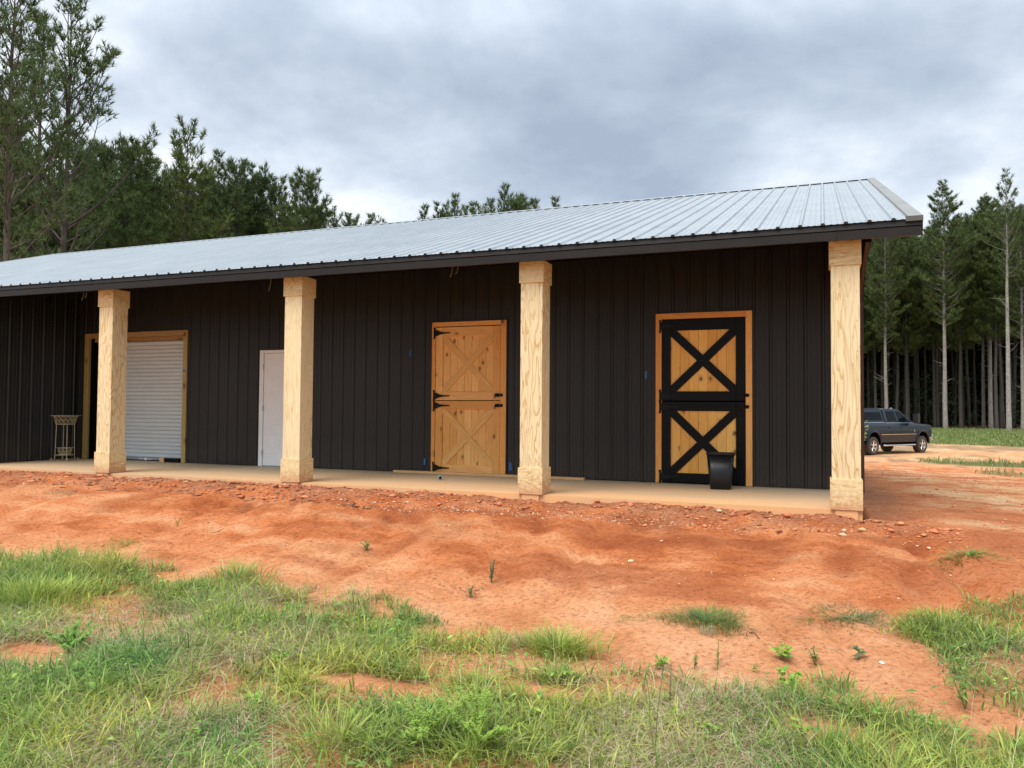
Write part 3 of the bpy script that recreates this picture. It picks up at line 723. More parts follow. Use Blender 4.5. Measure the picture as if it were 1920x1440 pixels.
# pipe fitting
e = empty('pipe_fitting', (-5.76, 1.33, .036), label='small grey pipe fitting lying on the slab before the pine door', cat='pipe fitting'); e.rotation_euler = (0, 0, math.radians(32))
b = MB().lathe([(.020, -.052), (.030, -.052), (.033, -.047), (.033, -.012), (.036, -.010), (.036, .012), (.031, .014), (.031, .05), (.022, .05), (.022, .0), (.020, -.052)], n=18, axis='y'); b.obj('body', M['pvc'], e, smooth=False)
b = MB().lathe([(.0001, -.046), (.0215, -.046), (.0215, -.04)], n=14, axis='y'); b.obj('end_opening', M['dark'], e)
# black bin
e = empty('waste_bin', (-1.705, 1.80, .0), .12, label='tall black plastic waste bin standing before the black braced door', cat='bin')
def rrect(wx, wy, r, n=5):
    o = []
    for cxs, cys, a0 in ((1, 1, 0), (-1, 1, 90), (-1, -1, 180), (1, -1, 270)):
        for j in range(n):
            a = math.radians(a0+90*j/(n-1)); o.append((cxs*(wx-r)+r*math.cos(a), cys*(wy-r)+r*math.sin(a)))
    return o
def loft(rings, closed_bottom=True):
    b = MB(); n = len(rings[0][0]); P = []
    for pts, z in rings: P += [(x_, y_, z) for x_, y_ in pts]
    F_ = [(i*n+j, i*n+(j+1) % n, (i+1)*n+(j+1) % n, (i+1)*n+j) for i in range(len(rings)-1) for j in range(n)]
    if closed_bottom: F_.append(tuple(range(n-1, -1, -1)))
    return b.poly(P, F_)
rg = [(rrect(.132, .095, .045), .0), (rrect(.137, .10, .048), .008), (rrect(.183, .137, .055), .47), (rrect(.170, .125, .05), .468), (rrect(.126, .09, .04), .015), (rrect(.02, .02, .01), .014)]
loft(rg).obj('bin_body', M['plastic'], e, smooth=True)
rg = [(rrect(.184, .138, .055), .470), (rrect(.193, .147, .06), .474), (rrect(.194, .148, .06), .494), (rrect(.190, .144, .058), .500), (rrect(.176, .130, .052), .498), (rrect(.172, .127, .05), .47)]
loft(rg, False).obj('bin_rim', M['plastic'], e)
# plant stand
e = empty('plant_stand', (-14.12, 1.72, 0), .3, label='tan wire plant stand with an empty basket by the left wall', cat='plant stand')
def ring(r, z, n=28): return [(r*math.cos(2*PI*j/n), r*math.sin(2*PI*j/n), z) for j in range(n)]
b = MB().tube(ring(.205, .875), .006, 5, closed=True).tube(ring(.265, .882), .004, 5, closed=True).tube(ring(.235, .880), .003, 4, closed=True)
for j in range(24):
    a = 2*PI*j/24; b.tube([(.205*math.cos(a), .205*math.sin(a), .877), (.265*math.cos(a), .265*math.sin(a), .881)], .0025, 4)
b.obj('rim', M['stand'], e)
def basket(r0, r1, z0, z1, n, nm, wr=.0035):
    b = MB().tube(ring(r0, z0), .006, 5, closed=True).tube(ring((r0+r1)/2, (z0+z1)/2), .003, 4, closed=True)
    for j in range(n):
        for s_ in (1, -1):
            a = 2*PI*j/n; pts = []
            for q in range(4):
                u = q/3; aa = a+s_*u*2*PI/n*1.5; r = r0+(r1-r0)*u; pts.append((r*math.cos(aa), r*math.sin(aa), z0+(z1-z0)*u))
            b.tube(pts, wr, 4)
    for j in range(4):
        a = PI*j/4; b.tube([(-r0*math.cos(a), -r0*math.sin(a), z0), (r0*math.cos(a), r0*math.sin(a), z0)], .003, 4)
    b.obj(nm, M['stand'], e)
basket(.165, .205, .715, .875, 14, 'basket')
basket(.10, .125, .13, .255, 10, 'lower_basket')
b = MB().tube(ring(.125, .255), .005, 5, closed=True).tube(ring(.165, .12), .005, 5, closed=True)
for j in range(4):
    a = PI/4+PI/2*j; b.tube([(.125*math.cos(a), .125*math.sin(a), .255), (.166*math.cos(a), .166*math.sin(a), .27)], .004, 4)
b.obj('lower_ring', M['stand'], e)
for j in range(4):
    a = PI/4+PI/2*j; c_, s_ = math.cos(a), math.sin(a)
    pr = [(.155, .72), (.160, .45), (.166, .2), (.172, .07), (.180, .025), (.200, .007), (.225, .010), (.240, .030), (.236, .052), (.218, .058), (.208, .046)]
    MB().tube([(r*c_, r*s_, z) for r, z in pr], .0065, 6).obj('leg', M['stand'], e)
# ------------------------------------------------------------------ helpers that find ground points
def W(px, d):                     # horizontal position seen at picture column px, d metres ahead
    u = (px-960)/FPX; p = CAM+(Fv+u*R2)*d; return float(p[0]), float(p[1])
def at(px, py):                   # point of the ground seen at a picture position
    r = Fv+(px-960)/FPX*R2-(py-720)/FPX*U2; s = .5
    while s < 200:
        p = CAM+r*s
        if p[2] < float(gz(p[0], p[1])): break
        s += .02 if s < 20 else .15
    return float(p[0]), float(p[1]), float(gz(p[0], p[1]))
# ------------------------------------------------------------------ pickup truck
def wid(z): return float(np.interp(z, [.45, .60, .95, 1.30, 1.40, 1.46, 2.10], [.95, .99, 1.01, 1.0, .955, .93, .72]))
def sideprism(pts, off=0.0, mb=None, mi=0):
    mb = mb or MB(); n = len(pts)
    P = [(x, -wid(z)-off, z) for x, z in pts]+[(x, wid(z)+off, z) for x, z in pts]
    return mb.poly(P, [tuple(range(n)), tuple(range(2*n-1, n-1, -1))]+[(i, n+i, n+(i+1) % n, (i+1) % n) for i in range(n)], mi)
class Pair:
    def __init__(s, a): s.a = a
    def obj(s, *k, **q):
        for b in s.a: b.obj(*k, **q)
def sidecard(pts, off=.006, th=.004, mb=None):       # thin piece lying on each flank
    if mb is None: return Pair([sidecard_(pts, off, th, MB(), (q,)) for q in (-1, 1)])
    return sidecard_(pts, off, th, mb, (-1, 1))
def sidecard_(pts, off, th, mb, sides):
    n = len(pts)
    for s in sides:
        P = [(x, s*(wid(z)+off), z) for x, z in pts]+[(x, s*(wid(z)+off-th-.01), z) for x, z in pts]
        mb.poly(P, [tuple(range(n)), tuple(range(2*n-1, n-1, -1))]+[(i, n+i, n+(i+1) % n, (i+1) % n) for i in range(n)])
    return mb
AXF, AXR, AR, TR = 1.98, -1.98, .53, .415
tr = empty('pickup_truck', label='dusty dark blue crew cab pickup with a black bed cap parked beyond the barn end', cat='pickup truck')
def arc(cx, a0, a1, n=9): return [(cx+AR*math.cos(math.radians(a0+(a1-a0)*i/n)), .50+AR*1.08*math.sin(math.radians(a0+(a1-a0)*i/n))) for i in range(n+1)]
# lower flank cut in vertical bays so that it can follow the arches
mb = MB()
def bay(x0, x1, z0f, z1=1.30, n=1):
    for i in range(n):
        a = x0+(x1-x0)*i/n; b = x0+(x1-x0)*(i+1)/n
        for s in (-1, 1):
            lv = [0, .35, .7, 1]
            P = []
            for x in (a, b):
                z0 = z0f(x)
                for q in lv: z = z0+(z1-z0)*q; P.append((x, s*wid(z), z))
            mb.poly(P, [(j, j+1, j+5, j+4) for j in range(3)])
            z0a, z0b = z0f(a), z0f(b)
            mb.poly([(a, s*wid(z0a), z0a), (b, s*wid(z0b), z0b), (b, s*.55, z0b), (a, s*.55, z0a)], [(0, 1, 2, 3)])
arch = lambda c: (lambda x: .50+AR*1.08*math.sqrt(max(0, 1-((x-c)/AR)**2)))
bay(-3.12, AXR-AR, lambda x: .66, n=2); bay(AXR-AR, AXR+AR, arch(AXR), n=12); bay(AXR+AR, AXF-AR, lambda x: .56, n=4); bay(AXF-AR, AXF+AR, arch(AXF), n=12); bay(AXF+AR, 2.74, lambda x: .62, n=2)
mb.poly([(-3.12, -1, .62), (-3.12, 1, .62), (-3.12, 1, 1.3), (-3.12, -1, 1.3)], [(0, 1, 2, 3)])
mb.poly([(2.74, -.99, .62), (2.74, .99, .62), (2.74, .99, 1.3), (2.74, -.99, 1.3)], [(0, 1, 2, 3)])
sideprism([(-3.12, 1.30), (2.74, 1.30), (2.5, 1.345), (1.75, 1.395), (-3.10, 1.395)], 0, mb)
sideprism([(-3.10, 1.395), (1.75, 1.395), (1.2, 1.46), (-3.08, 1.46)], 0, mb)
mb.obj('body', M['paint'], tr)
mb = sideprism([(-.98, 1.461), (1.22, 1.461), (.42, 2.0), (.2, 2.065), (-.3, 2.09), (-.88, 2.07), (-.96, 2.03)]); mb.obj('cab', M['paint'], tr)
mb = sideprism([(-3.05, 1.461), (-1.05, 1.461), (-1.05, 2.06), (-1.3, 2.10), (-2.7, 2.07), (-2.93, 2.0)]); mb.obj('bed_cap', M['paint'], tr)
MB().box(-1.048, -.985, -.70, .70, 1.46, 2.0).obj('cap_gap', M['dark'], tr)
sidecard([(-3.08, 1.445), (-1.02, 1.445), (-1.02, 1.462), (-3.08, 1.462)], .006, .004).obj('bed_rail_highlight', M['chrome'], tr)  # pale strip laid on as the highlight along the bed rail
sidecard([(-.95, 1.43), (1.25, 1.43), (1.25, 1.445), (-.95, 1.445)], .004, .004).obj('belt_highlight', M['slatbar'], tr)  # light grey strip standing in for a highlight on the belt line
sidecard([(-2.95, 1.55), (-1.14, 1.55), (-1.18, 1.93), (-2.84, 1.91)]).obj('bed_cap_window', M['glass'], tr)
sidecard([(-.80, 1.50), (-.02, 1.50), (-.06, 1.97), (-.74, 1.97)]).obj('rear_window', M['glass'], tr)
sidecard([(.10, 1.50), (1.03, 1.50), (.92, 1.60), (.44, 1.93), (.30, 1.97), (.06, 1.97)]).obj('front_window', M['glass'], tr)
MB().poly([(1.19, -.86, 1.49), (1.19, .86, 1.49), (.46, .72, 1.98), (.46, -.72, 1.98), (1.16, -.86, 1.48), (1.16, .86, 1.48), (.43, .72, 1.97), (.43, -.72, 1.97)], [(0, 1, 2, 3), (7, 6, 5, 4), (0, 4, 5, 1), (2, 6, 7, 3), (1, 5, 6, 2), (3, 7, 4, 0)]).obj('windscreen', M['glass'], tr)
b = MB()
for x_ in (-.99, .02, 1.02): sidecard([(x_-.008, .62), (x_+.008, .62), (x_+.008, 1.455), (x_-.008, 1.455)], .001, .002, b)
b.obj('door_gap', M['dark'], tr)
sidecard([(-1.4, .585), (1.42, .585), (1.42, .90), (-1.4, .90)], .003, .003).obj('lower_cladding', M['lowpaint'], tr)
sidecard([(-1.42, .905), (1.43, .905), (1.43, .93), (-1.42, .93)], .010, .006).obj('side_moulding', M['chrome'], tr)
sidecard([(-3.1, .67), (-2.53, .67), (-2.53, .92), (-3.1, .92)], .003, .003).obj('lower_cladding', M['lowpaint'], tr)
for cx_ in (AXF, AXR):
    for s in (-1, 1):
        b = MB(); pts = [(x, s*1.0, z) for x, z in arc(cx_, -2, 182, 14)]; b.tube([(x, s*1.005, z) for x, _, z in pts], .045, 6); b.obj('fender_flare', M['lowpaint'] if cx_ == AXF else M['paint'], tr)
    MB().box(cx_-.6, cx_+.6, -.72, .72, .55, 1.2).obj('wheel_well', M['dark'], tr)
MB().box(-2.9, 2.4, -.45, .45, .42, .62).box(-2.1, -1.86, -.7, .7, .33, .5).box(1.86, 2.1, -.7, .7, .33, .5).obj('chassis', M['dark'], tr)
for s in (-1, 1):
    MB().tube([(-1.22, s*.98, .44), (-1.15, s*1.04, .43), (1.25, s*1.04, .43), (1.32, s*.98, .44)], .04, 8).obj('running_board', M['chrome'], tr)
    b = MB().box(1.02, 1.10, min(s*.93, s*1.12), max(s*.93, s*1.12), 1.50, 1.54).cbox(.98, 1.16, min(s*1.10, s*1.36), max(s*1.10, s*1.36), 1.46, 1.86, .02); mi_ = b.obj('side_mirror', M['lowpaint'], tr)
    MB().box(1.141, 1.15, min(s*1.13, s*1.30), max(s*1.13, s*1.30), 1.50, 1.58).obj('mirror_signal', M['amber'], mi_)
    for hx in (-.86, .14): MB().cbox(hx, hx+.18, min(s*.99, s*1.03), max(s*.99, s*1.03), 1.22, 1.26, .005).obj('door_handle', M['paint'], tr)
    MB().box(2.60, 2.765, min(s*.62, s*.985), max(s*.62, s*.985), 1.02, 1.28).obj('headlight', M['lens'], tr)
    MB().box(-3.14, -3.10, min(s*.80, s*.985), max(s*.80, s*.985), .98, 1.36).obj('tail_light', M['amber'], tr)
    MB().lathe([(.0001, s*1.014), (.045, s*1.014), (.045, s*1.0)], (1.28, 0, 1.08), 12, axis='y').obj('fender_badge', M['chrome'], tr)
MB().box(2.70, 2.775, -.6, .6, .95, 1.30).obj('grille', M['chrome'], tr)
MB().cbox(2.55, 2.90, -1.0, 1.0, .62, .90, .03).obj('front_bumper', M['chrome'], tr)
MB().cbox(-3.28, -3.06, -.98, .98, .60, .82, .03).obj('rear_bumper', M['chrome'], tr)
MB().tube([(.5, -.3, 2.06), (.48, -.3, 2.12)], .03, 6).box(-.2, .3, -.5, .5, 2.075, 2.095).obj('roof_lamp', M['lens'], tr)
for cx_ in (AXF, AXR):
    for s in (-1, 1):
        wh = MB().lathe([(.24, s*.70), (.33, s*.69), (.39, s*.71), (.412, s*.745), (TR, s*.80), (TR, s*.92), (.412, s*.965), (.39, s*.995), (.33, s*1.01), (.255, s*1.0), (.24, s*.97), (.24, s*.70)], (cx_, 0, TR), 28, axis='y').obj('wheel', M['tyre'], tr, smooth=True)
        b = MB().lathe([(.245, s*.995), (.228, s*.99), (.215, s*.95), (.21, s*.88)], (cx_, 0, TR), 24, axis='y').lathe([(.0001, s*.99), (.05, s*.988), (.065, s*.97), (.07, s*.93)], (cx_, 0, TR), 12, axis='y')
        for k in range(5):
            a = 2*PI*k/5+.3
            for da in (-.15, .15):
                b.tube([(cx_+.06*math.cos(a+da*.5), s*.975, TR+.06*math.sin(a+da*.5)), (cx_+.22*math.cos(a+da), s*.985, TR+.22*math.sin(a+da))], [.026, .018], 5)
        b.obj('rim', M['chrome'], wh)
        MB().lathe([(.0001, s*.90), (.22, s*.90), (.22, s*.89)], (cx_, 0, TR), 20, axis='y').obj('brake_disc', M['dark'], wh)
# placed so that both right-hand tyres stand where the photograph shows them
ra = at(1636, 853.5); rax, ray_ = ra[0], ra[1]
best = None
for k in range(0, 900):
    th = k*PI/1800+.0
    fx_, fy_ = rax+3.96*math.cos(th), ray_+3.96*math.sin(th)
    d_ = np.array([fx_, fy_, ra[2]])-CAM; px_ = 960+FPX*(d_@R2)/(d_@Fv)
    if best is None or abs(px_-1727.5) < best[0]: best = (abs(px_-1727.5), th)
th = best[1]; hx, hy = math.cos(th), math.sin(th)
cx_, cy_ = rax+hx*1.98-hy*.92, ray_+hy*1.98+hx*.92
tr.location = (cx_, cy_, float(gz(cx_, cy_))-.01); tr.rotation_euler = (0, 0, th); tr.scale = (1, 1, 1.035)
# ------------------------------------------------------------------ pines
def pine(seed, h, c0, rad, r0, dens=1.0, asc=.5, stubs=0, tuft=.27, nn=10, lean=.0, col=(.036, .060, .024), open_=0.0, bark=(.17, .135, .11), prof=.8, curve=.13):
    rg = np.random.default_rng(seed); mb = MB()
    ax_ = rg.random()*6.28; wob = rg.normal(0, .035*h/25, (8, 2)); wob[0] = 0
    def tp(t):
        i = min(t, .999)*7; a = int(i); q = i-a
        return Vector((*(wob[a]*(1-q)+wob[a+1]*q), 0))+Vector((math.cos(ax_), math.sin(ax_), 0))*lean*h*t*t+Vector((0, 0, h*t))
    ts = [0, .015, .05, .12, .25, .4, .55, .7, .82, .92, 1.0]
    mb.tube([tp(t)+(Vector((0, 0, -.3)) if t == 0 else Vector()) for t in ts], [max(.012, r0*(1.25 if t == 0 else 1.08 if t < .02 else 1)*(1-t)**.85+.008) for t in ts], 8, cap=False)
    tp_, td_ = [], []
    def limb(z, az, L, up, n=5, foliage=True, r=None):
        p = tp(z/h); d = Vector((math.cos(az), math.sin(az), math.tan(up))).normalized(); pts = [p]
        curl = rg.normal(.0, .10)
        for i in range(n):
            d = (d+Vector((-math.sin(az)*curl, math.cos(az)*curl, curve if foliage else rg.normal(.03, .13)))).normalized(); pts.append(pts[-1]+d*L/n)
        r = r or max(.012, .011*L+.006)
        mb.tube(pts, [r*(1-.8*i/n) for i in range(n+1)], 4, cap=False)
        if not foliage: return
        tp_.append(pts[-1]); td_.append(d)
        m_ = max(2, int(L*4.6*dens)); 
        for j in range(m_):
            u = .28+.72*rg.random()**.8; i = min(int(u*n), n-1); q = u*n-i
            b = pts[i].lerp(pts[i+1], q); dd = (pts[i+1]-pts[i]).normalized()
            sd_ = dd.cross(Vector((0, 0, 1))).normalized()*(1 if j % 2 else -1)
            tdv = (dd*.8+sd_*(.75+.3*rg.random())+Vector((0, 0, .25+.45*rg.random()))).normalized()
            tl = L*(.12+.22*rg.random())*(1.15-u*.6)
            e_ = b+tdv*tl
            if tl > .25: mb.tube([b, b.lerp(e_, .5)+Vector((0, 0, -.02)), e_], [.010, .007, .004], 3, cap=False)
            tp_.append(e_); td_.append((tdv+Vector((0, 0, .5))).normalized())
            if tl > .4:
                for q2 in (.45, .72):
                    sv = Vector(rg.normal(0, 1, 3)).normalized(); e2 = b.lerp(e_, q2)+(sv*.7+Vector((0, 0, .5))).normalized()*tl*.35
                    tp_.append(e2); td_.append((sv*.4+tdv+Vector((0, 0, .4))).normalized())
    z = h*c0
    while z < h*.985:
        t = (z/h-c0)/(1-c0); L = rad*((1-t)**prof)*(.45+.55*min(1, t*3.5))+.25
        k = rg.integers(3, 6); a0 = rg.random()*6.28
        for j in range(k):
            if rg.random() < open_: continue
            limb(z+rg.normal(0, .1), a0+2*PI*j/k+rg.normal(0, .25), L*rg.uniform(.5, 1.3), math.radians(8+rg.normal(0, 8))+asc*(.35+.9*t))
        z += rg.uniform(.45, .80)*(1-.45*t)
    for j in range(stubs):
        zz_ = h*rg.uniform(.12, c0+.05); limb(zz_, rg.random()*6.28, rg.uniform(.4, 2.4)*(.5+zz_/h), rg.uniform(-.1, .6), 3, False, .028)
    tp_.append(tp(1.0)); td_.append(Vector((0, 0, 1)))
    T = np.array([tuple(v) for v in tp_]); Dn = np.array([tuple(v) for v in td_]); n = len(T)
    T = np.repeat(T, nn, 0); Dr = np.repeat(Dn, nn, 0); m_ = n*nn
    s_ = rg.normal(0, 1, (m_, 3)); s_ -= (s_*Dr).sum(1, keepdims=True)*Dr; s_ /= np.linalg.norm(s_, axis=1, keepdims=True)
    sp = np.radians(rg.uniform(8, 66, (m_, 1))); dirn = Dr*np.cos(sp)+s_*np.sin(sp)
    L = tuft*rg.uniform(.7, 1.25, (m_, 1)); base = T+Dr*rg.uniform(-.16, .06, (m_, 1))
    sv = np.cross(dirn, rg.normal(0, 1, (m_, 3))); sv /= np.linalg.norm(sv, axis=1, keepdims=True)
    wd_ = tuft*.12
    V_ = np.stack([base-sv*wd_*.5, base+sv*wd_*.5, base+dirn*L], 1).reshape(-1, 3)
    F_ = np.arange(m_*3).reshape(-1, 3)
    tv = np.repeat(rg.uniform(.65, 1.45, (n, 1)), nn, 0)*rg.uniform(.85, 1.15, (m_, 1)); yel = np.repeat(rg.random((n, 1)), nn, 0)
    hh = T[:, 2:3]/h
    cc = np.array(col)*tv*(1+np.array([[.9, .45, .0]])*yel**2*(1.25-hh))
    crown = npmesh('crown', V_, F_, M['needle'], np.repeat(np.clip(cc, 0, .3), 3, 0))
    wood = mb.mesh('trunk', M['bark'], True)
    a = wood.color_attributes.new('tint', 'FLOAT_COLOR', 'POINT'); nv = len(wood.vertices)
    zz_ = np.array([v[2] for v in mb.v])/h
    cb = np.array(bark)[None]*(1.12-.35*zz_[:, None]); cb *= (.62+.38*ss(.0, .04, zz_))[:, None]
    a.data.foreach_set('color', np.concatenate([cb, np.ones((nv, 1))], 1).astype(np.float32).ravel())
    return wood, crown, h
def put_tree(v, x, y, h, rz, label, group=None, name='pine_tree', sink=.05):
    s = h/v[2]
    o = empty(name, (x, y, float(gz(x, y))-sink), rz, label=label, cat='tree', group=group); o.scale = (s, s, s)
    link('trunk', v[0], o); link('crown', v[1], o); return o
OC = (.080, .122, .044)
OPEN = [pine(101, 22, .22, 5.0, .20, .50, .62, 6, .36, 11, .0, OC, .42, prof=.5, curve=.20, bark=(.13, .10, .08)),
        pine(102, 22, .25, 5.6, .20, .50, .66, 6, .36, 11, .01, OC, .45, prof=.5, curve=.20, bark=(.09, .07, .06)),
        pine(103, 18, .22, 3.8, .15, 1.0, .55, 2, .34, 12, .01, (.105, .145, .042), .18, prof=.55, curve=.2, bark=(.12, .10, .08)),
        pine(104, 18, .25, 3.1, .15, 1.25, .55, 2, .35, 11, .0, OC, .05, prof=.42, curve=.2, bark=(.12, .10, .08)),
        pine(105, 16, .2, 3.0, .14, 1.35, .50, 0, .35, 11, .0, (.072, .112, .038), .0, prof=.45, curve=.2, bark=(.12, .10, .08))]
OPEN.append(pine(106, 18, .3, 2.9, .13, 1.0, .68, 0, .34, 11, .0, OC, .15, prof=.72, curve=.2, bark=(.12, .10, .08)))
FC = (.082, .118, .038)
FOR = [pine(201, 27, .42, 3.7, .25, 1.5, .30, 14, .36, 10, .004, FC, .0, (.27, .24, .21), prof=.62, curve=.12),
       pine(202, 27, .40, 3.9, .24, 1.5, .38, 12, .36, 10, -.004, FC, .05, (.25, .22, .19), prof=.55, curve=.12),
       pine(203, 26, .44, 3.6, .21, 1.5, .30, 12, .36, 10, .006, (.072, .108, .034), .0, (.085, .072, .060), prof=.5),  # this and the next: bark darkened to imitate shade inside the wood
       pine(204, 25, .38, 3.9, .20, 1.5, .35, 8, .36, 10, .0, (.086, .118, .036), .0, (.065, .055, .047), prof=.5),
       pine(205, 26, .60, 3.2, .24, 1.0, .75, 18, .34, 10, .0, FC, .3, (.30, .27, .24))]
RT = random.Random(5)
def ytop(px, d, y): 
    yh = 774.9-(1909.5-px)*.00757
    return CAM[2]+(yh-y)*d/FPX+.87
front = [(62, 52, 30, 0, 'second tall open pine between the one cut by the left edge and the spreading one'),
         (6, 40, -70, 0, 'tall open pine cut off by the left edge of the picture'),
         (113, 46, 2, 1, 'tall spreading pine with a dark trunk, highest tip left of the sky'),
         (338, 60, 228, 2, 'slender light green pine with a ragged top between darker pines'),
         (252, 56, 272, 3, 'dark bushy pine between the tall spreading pine and the ragged light one'),
         (402, 66, 284, 5, 'thin pine with a single spire tip, right of the ragged light pine'),
         (436, 64, 308, 3, 'dark round topped pine beside the thin spire'),
         (476, 66, 326, 4, 'dense dark pine above the left half of the roof'),
         (512, 68, 341, 4, 'dense shorter pine beside the gap before the lone round pine'),
         (571, 62, 326, 3, 'lone round headed pine standing above the roof near its left half'),
         (612, 74, 392, 2, 'sparse small pine top just right of the lone round pine'),
         (648, 78, 402, 5, 'low pine top showing over the roof, left of a pair'),
         (690, 78, 402, 5, 'last low pine top before the open stretch of sky'),
         (792, 80, 386, 5, 'small pine tip alone right of the open stretch of sky'),
         (850, 80, 365, 5, 'pine top with a dark head left in the cluster above the ridge'),
         (884, 82, 379, 5, 'thin forked pine tip within the cluster above the ridge'),
         (918, 84, 374, 5, 'low pine top leaning on the highest top of the ridge cluster'),
         (943, 80, 347, 5, 'highest pine top of the cluster above the ridge'),
         (972, 82, 366, 5, 'bushy pine top right of the highest one above the ridge'),
         (1002, 84, 376, 5, 'low bushy pine top above the ridge'),
         (1040, 84, 372, 5, 'rightmost pine tips showing above the ridge')]
for px, d, y, v, lb in front:
    x, y_ = W(px, d); put_tree(OPEN[v], x, y_, ytop(px, d, y), RT.random()*6.28, lb)
fill = []
for px, y in ((-60, 120), (-20, 215), (40, 285), (60, 310), (-110, 90), (170, 275), (205, 275), (285, 300), (310, 330), (365, 330), (455, 345), (495, 372), (540, 378), (590, 398), (150, 285), (20, 300), (-60, 230), (90, 330), (230, 310), (-150, 150), (-200, 120), (330, 345), (420, 360), (630, 412), (665, 412), (560, 395), (828, 396), (868, 388), (905, 389), (960, 378), (990, 382), (668, 412), (705, 414), (180, 300), (385, 350), (270, 330)):
    d = RT.uniform(62, 84) if px > 100 else RT.uniform(50, 70)
    x, y_ = W(px+RT.uniform(-8, 8), d); fill.append((x, y_, ytop(px, d, y)))
for i in range(34):
    px = -220+i*27+RT.uniform(-10, 10); d = RT.uniform(78, 100); x, y_ = W(px, d); yy = np.interp(px, [-200, 0, 150, 300, 450, 600, 700], [240, 320, 345, 370, 400, 425, 440])
    fill.append((x, y_, ytop(px, d, yy+RT.uniform(-15, 20))))
for i, (x, y_, h_) in enumerate(fill):
    put_tree(OPEN[2+i % 4], x, y_, max(8, h_), RT.random()*6.28, 'dark pine packed in the wood behind the barn, under the taller tops', 'pines massed behind the barn')
# the wood on the right: edge trees first
edge = [(1661, 88, 398, 1, 'bare grey pine trunk rising behind the roof of the parked pickup, twisted dead limbs'),
        (1700, 92, 440, 3, 'slim grey pine standing right behind the pickup bonnet'),
        (1757, 97, 430, 2, 'dark slim pine just left of the tall pointed pine at the clearing'),
        (1772, 85, 341, 0, 'tall pale pine with pointed crown and dead stubs, first right of the pickup'),
        (1801, 91, 440, 2, 'thin pale pine trunk just right of the tall pointed one'),
        (1843, 87, 400, 3, 'slightly leaning pine left of the close trio'),
        (1857, 88, 366, 1, 'pine with a dense round crown in the close trio'),
        (1868, 86, 420, 2, 'thin trunk leaning against the dense crowned pine of the trio'),
        (1891, 77.5, 316, 4, 'tallest sparse pine with a bare pale trunk near the right edge of the picture'),
        (1917, 82, 392, 0, 'pine half cut by the right edge of the picture')]
for px, d, y, v, lb in edge:
    x, y_ = W(px, d); o = put_tree(FOR[v], x, y_, ytop(px, d, y), RT.random()*6.28, lb)
k = 0
for row in range(9):
    d0 = 94+row*6.5
    for j in range(13):
        px = 1566+j*36+RT.uniform(-15, 15)+(row % 2)*18
        d = d0+RT.uniform(-2.4, 2.4)
        if px < 1600 and row < 3: continue
        if row < 2 and RT.random() < .35: continue
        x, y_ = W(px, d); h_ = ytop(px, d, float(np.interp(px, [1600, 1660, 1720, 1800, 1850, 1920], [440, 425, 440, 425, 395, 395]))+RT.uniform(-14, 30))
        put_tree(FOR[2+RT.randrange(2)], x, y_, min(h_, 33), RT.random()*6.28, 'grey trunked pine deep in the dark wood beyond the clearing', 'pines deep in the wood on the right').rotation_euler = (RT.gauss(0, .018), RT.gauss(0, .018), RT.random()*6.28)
for row in range(4):
    for j in range(13):
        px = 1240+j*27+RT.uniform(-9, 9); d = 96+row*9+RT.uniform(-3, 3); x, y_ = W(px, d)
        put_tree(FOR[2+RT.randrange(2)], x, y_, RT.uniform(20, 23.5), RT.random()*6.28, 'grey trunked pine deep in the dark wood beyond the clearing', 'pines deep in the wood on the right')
# understory that closes the depth of the wood
rg = np.random.default_rng(3)
def cloud(n, pxs, ds, zs, size, colr, name, label, cat, thr=-.12):
    px = rg.uniform(*pxs, n); d = rg.uniform(*ds, n); u = (px-960)/FPX
    P_ = CAM[None]+(Fv[None]+u[:, None]*R2[None])*d[:, None]; z = rg.uniform(*zs, n)*rg.random(n)**.35
    keep = fbm(P_[:, 0]*.22, z*.3+P_[:, 1]*.05, 3) > thr
    P_ = P_[keep]; z = z[keep]; n = len(z); P_[:, 2] = z-.85
    a = rg.normal(0, 1, (n, 3)); a /= np.linalg.norm(a, axis=1, keepdims=True); b = np.cross(a, rg.normal(0, 1, (n, 3))); b /= np.linalg.norm(b, axis=1, keepdims=True)
    s = size*rg.uniform(.5, 1.3, (n, 1))
    V_ = np.stack([P_-b*s*.2, P_+b*s*.2, P_+a*s], 1).reshape(-1, 3)
    cc = np.array(colr)*rg.uniform(.5, 1.5, (n, 1))
    link(name, npmesh(name, V_, np.arange(3*n).reshape(-1, 3), M['needle'], np.repeat(cc, 3, 0)), label=label, cat=cat, kind='stuff')
cloud(130000, (1240, 2060), (122, 172), (0, 22), 1.1, (.018, .026, .011), 'understory', 'dark mass of undergrowth and far crowns deep inside the wood on the right', 'undergrowth', -.6)  # green darkened to stand in for shade under the crowns
cloud(9000, (1560, 2030), (96, 135), (0, 9), .55, (.030, .050, .016), 'saplings', 'loose young growth between the trunks of the wood on the right', 'undergrowth')

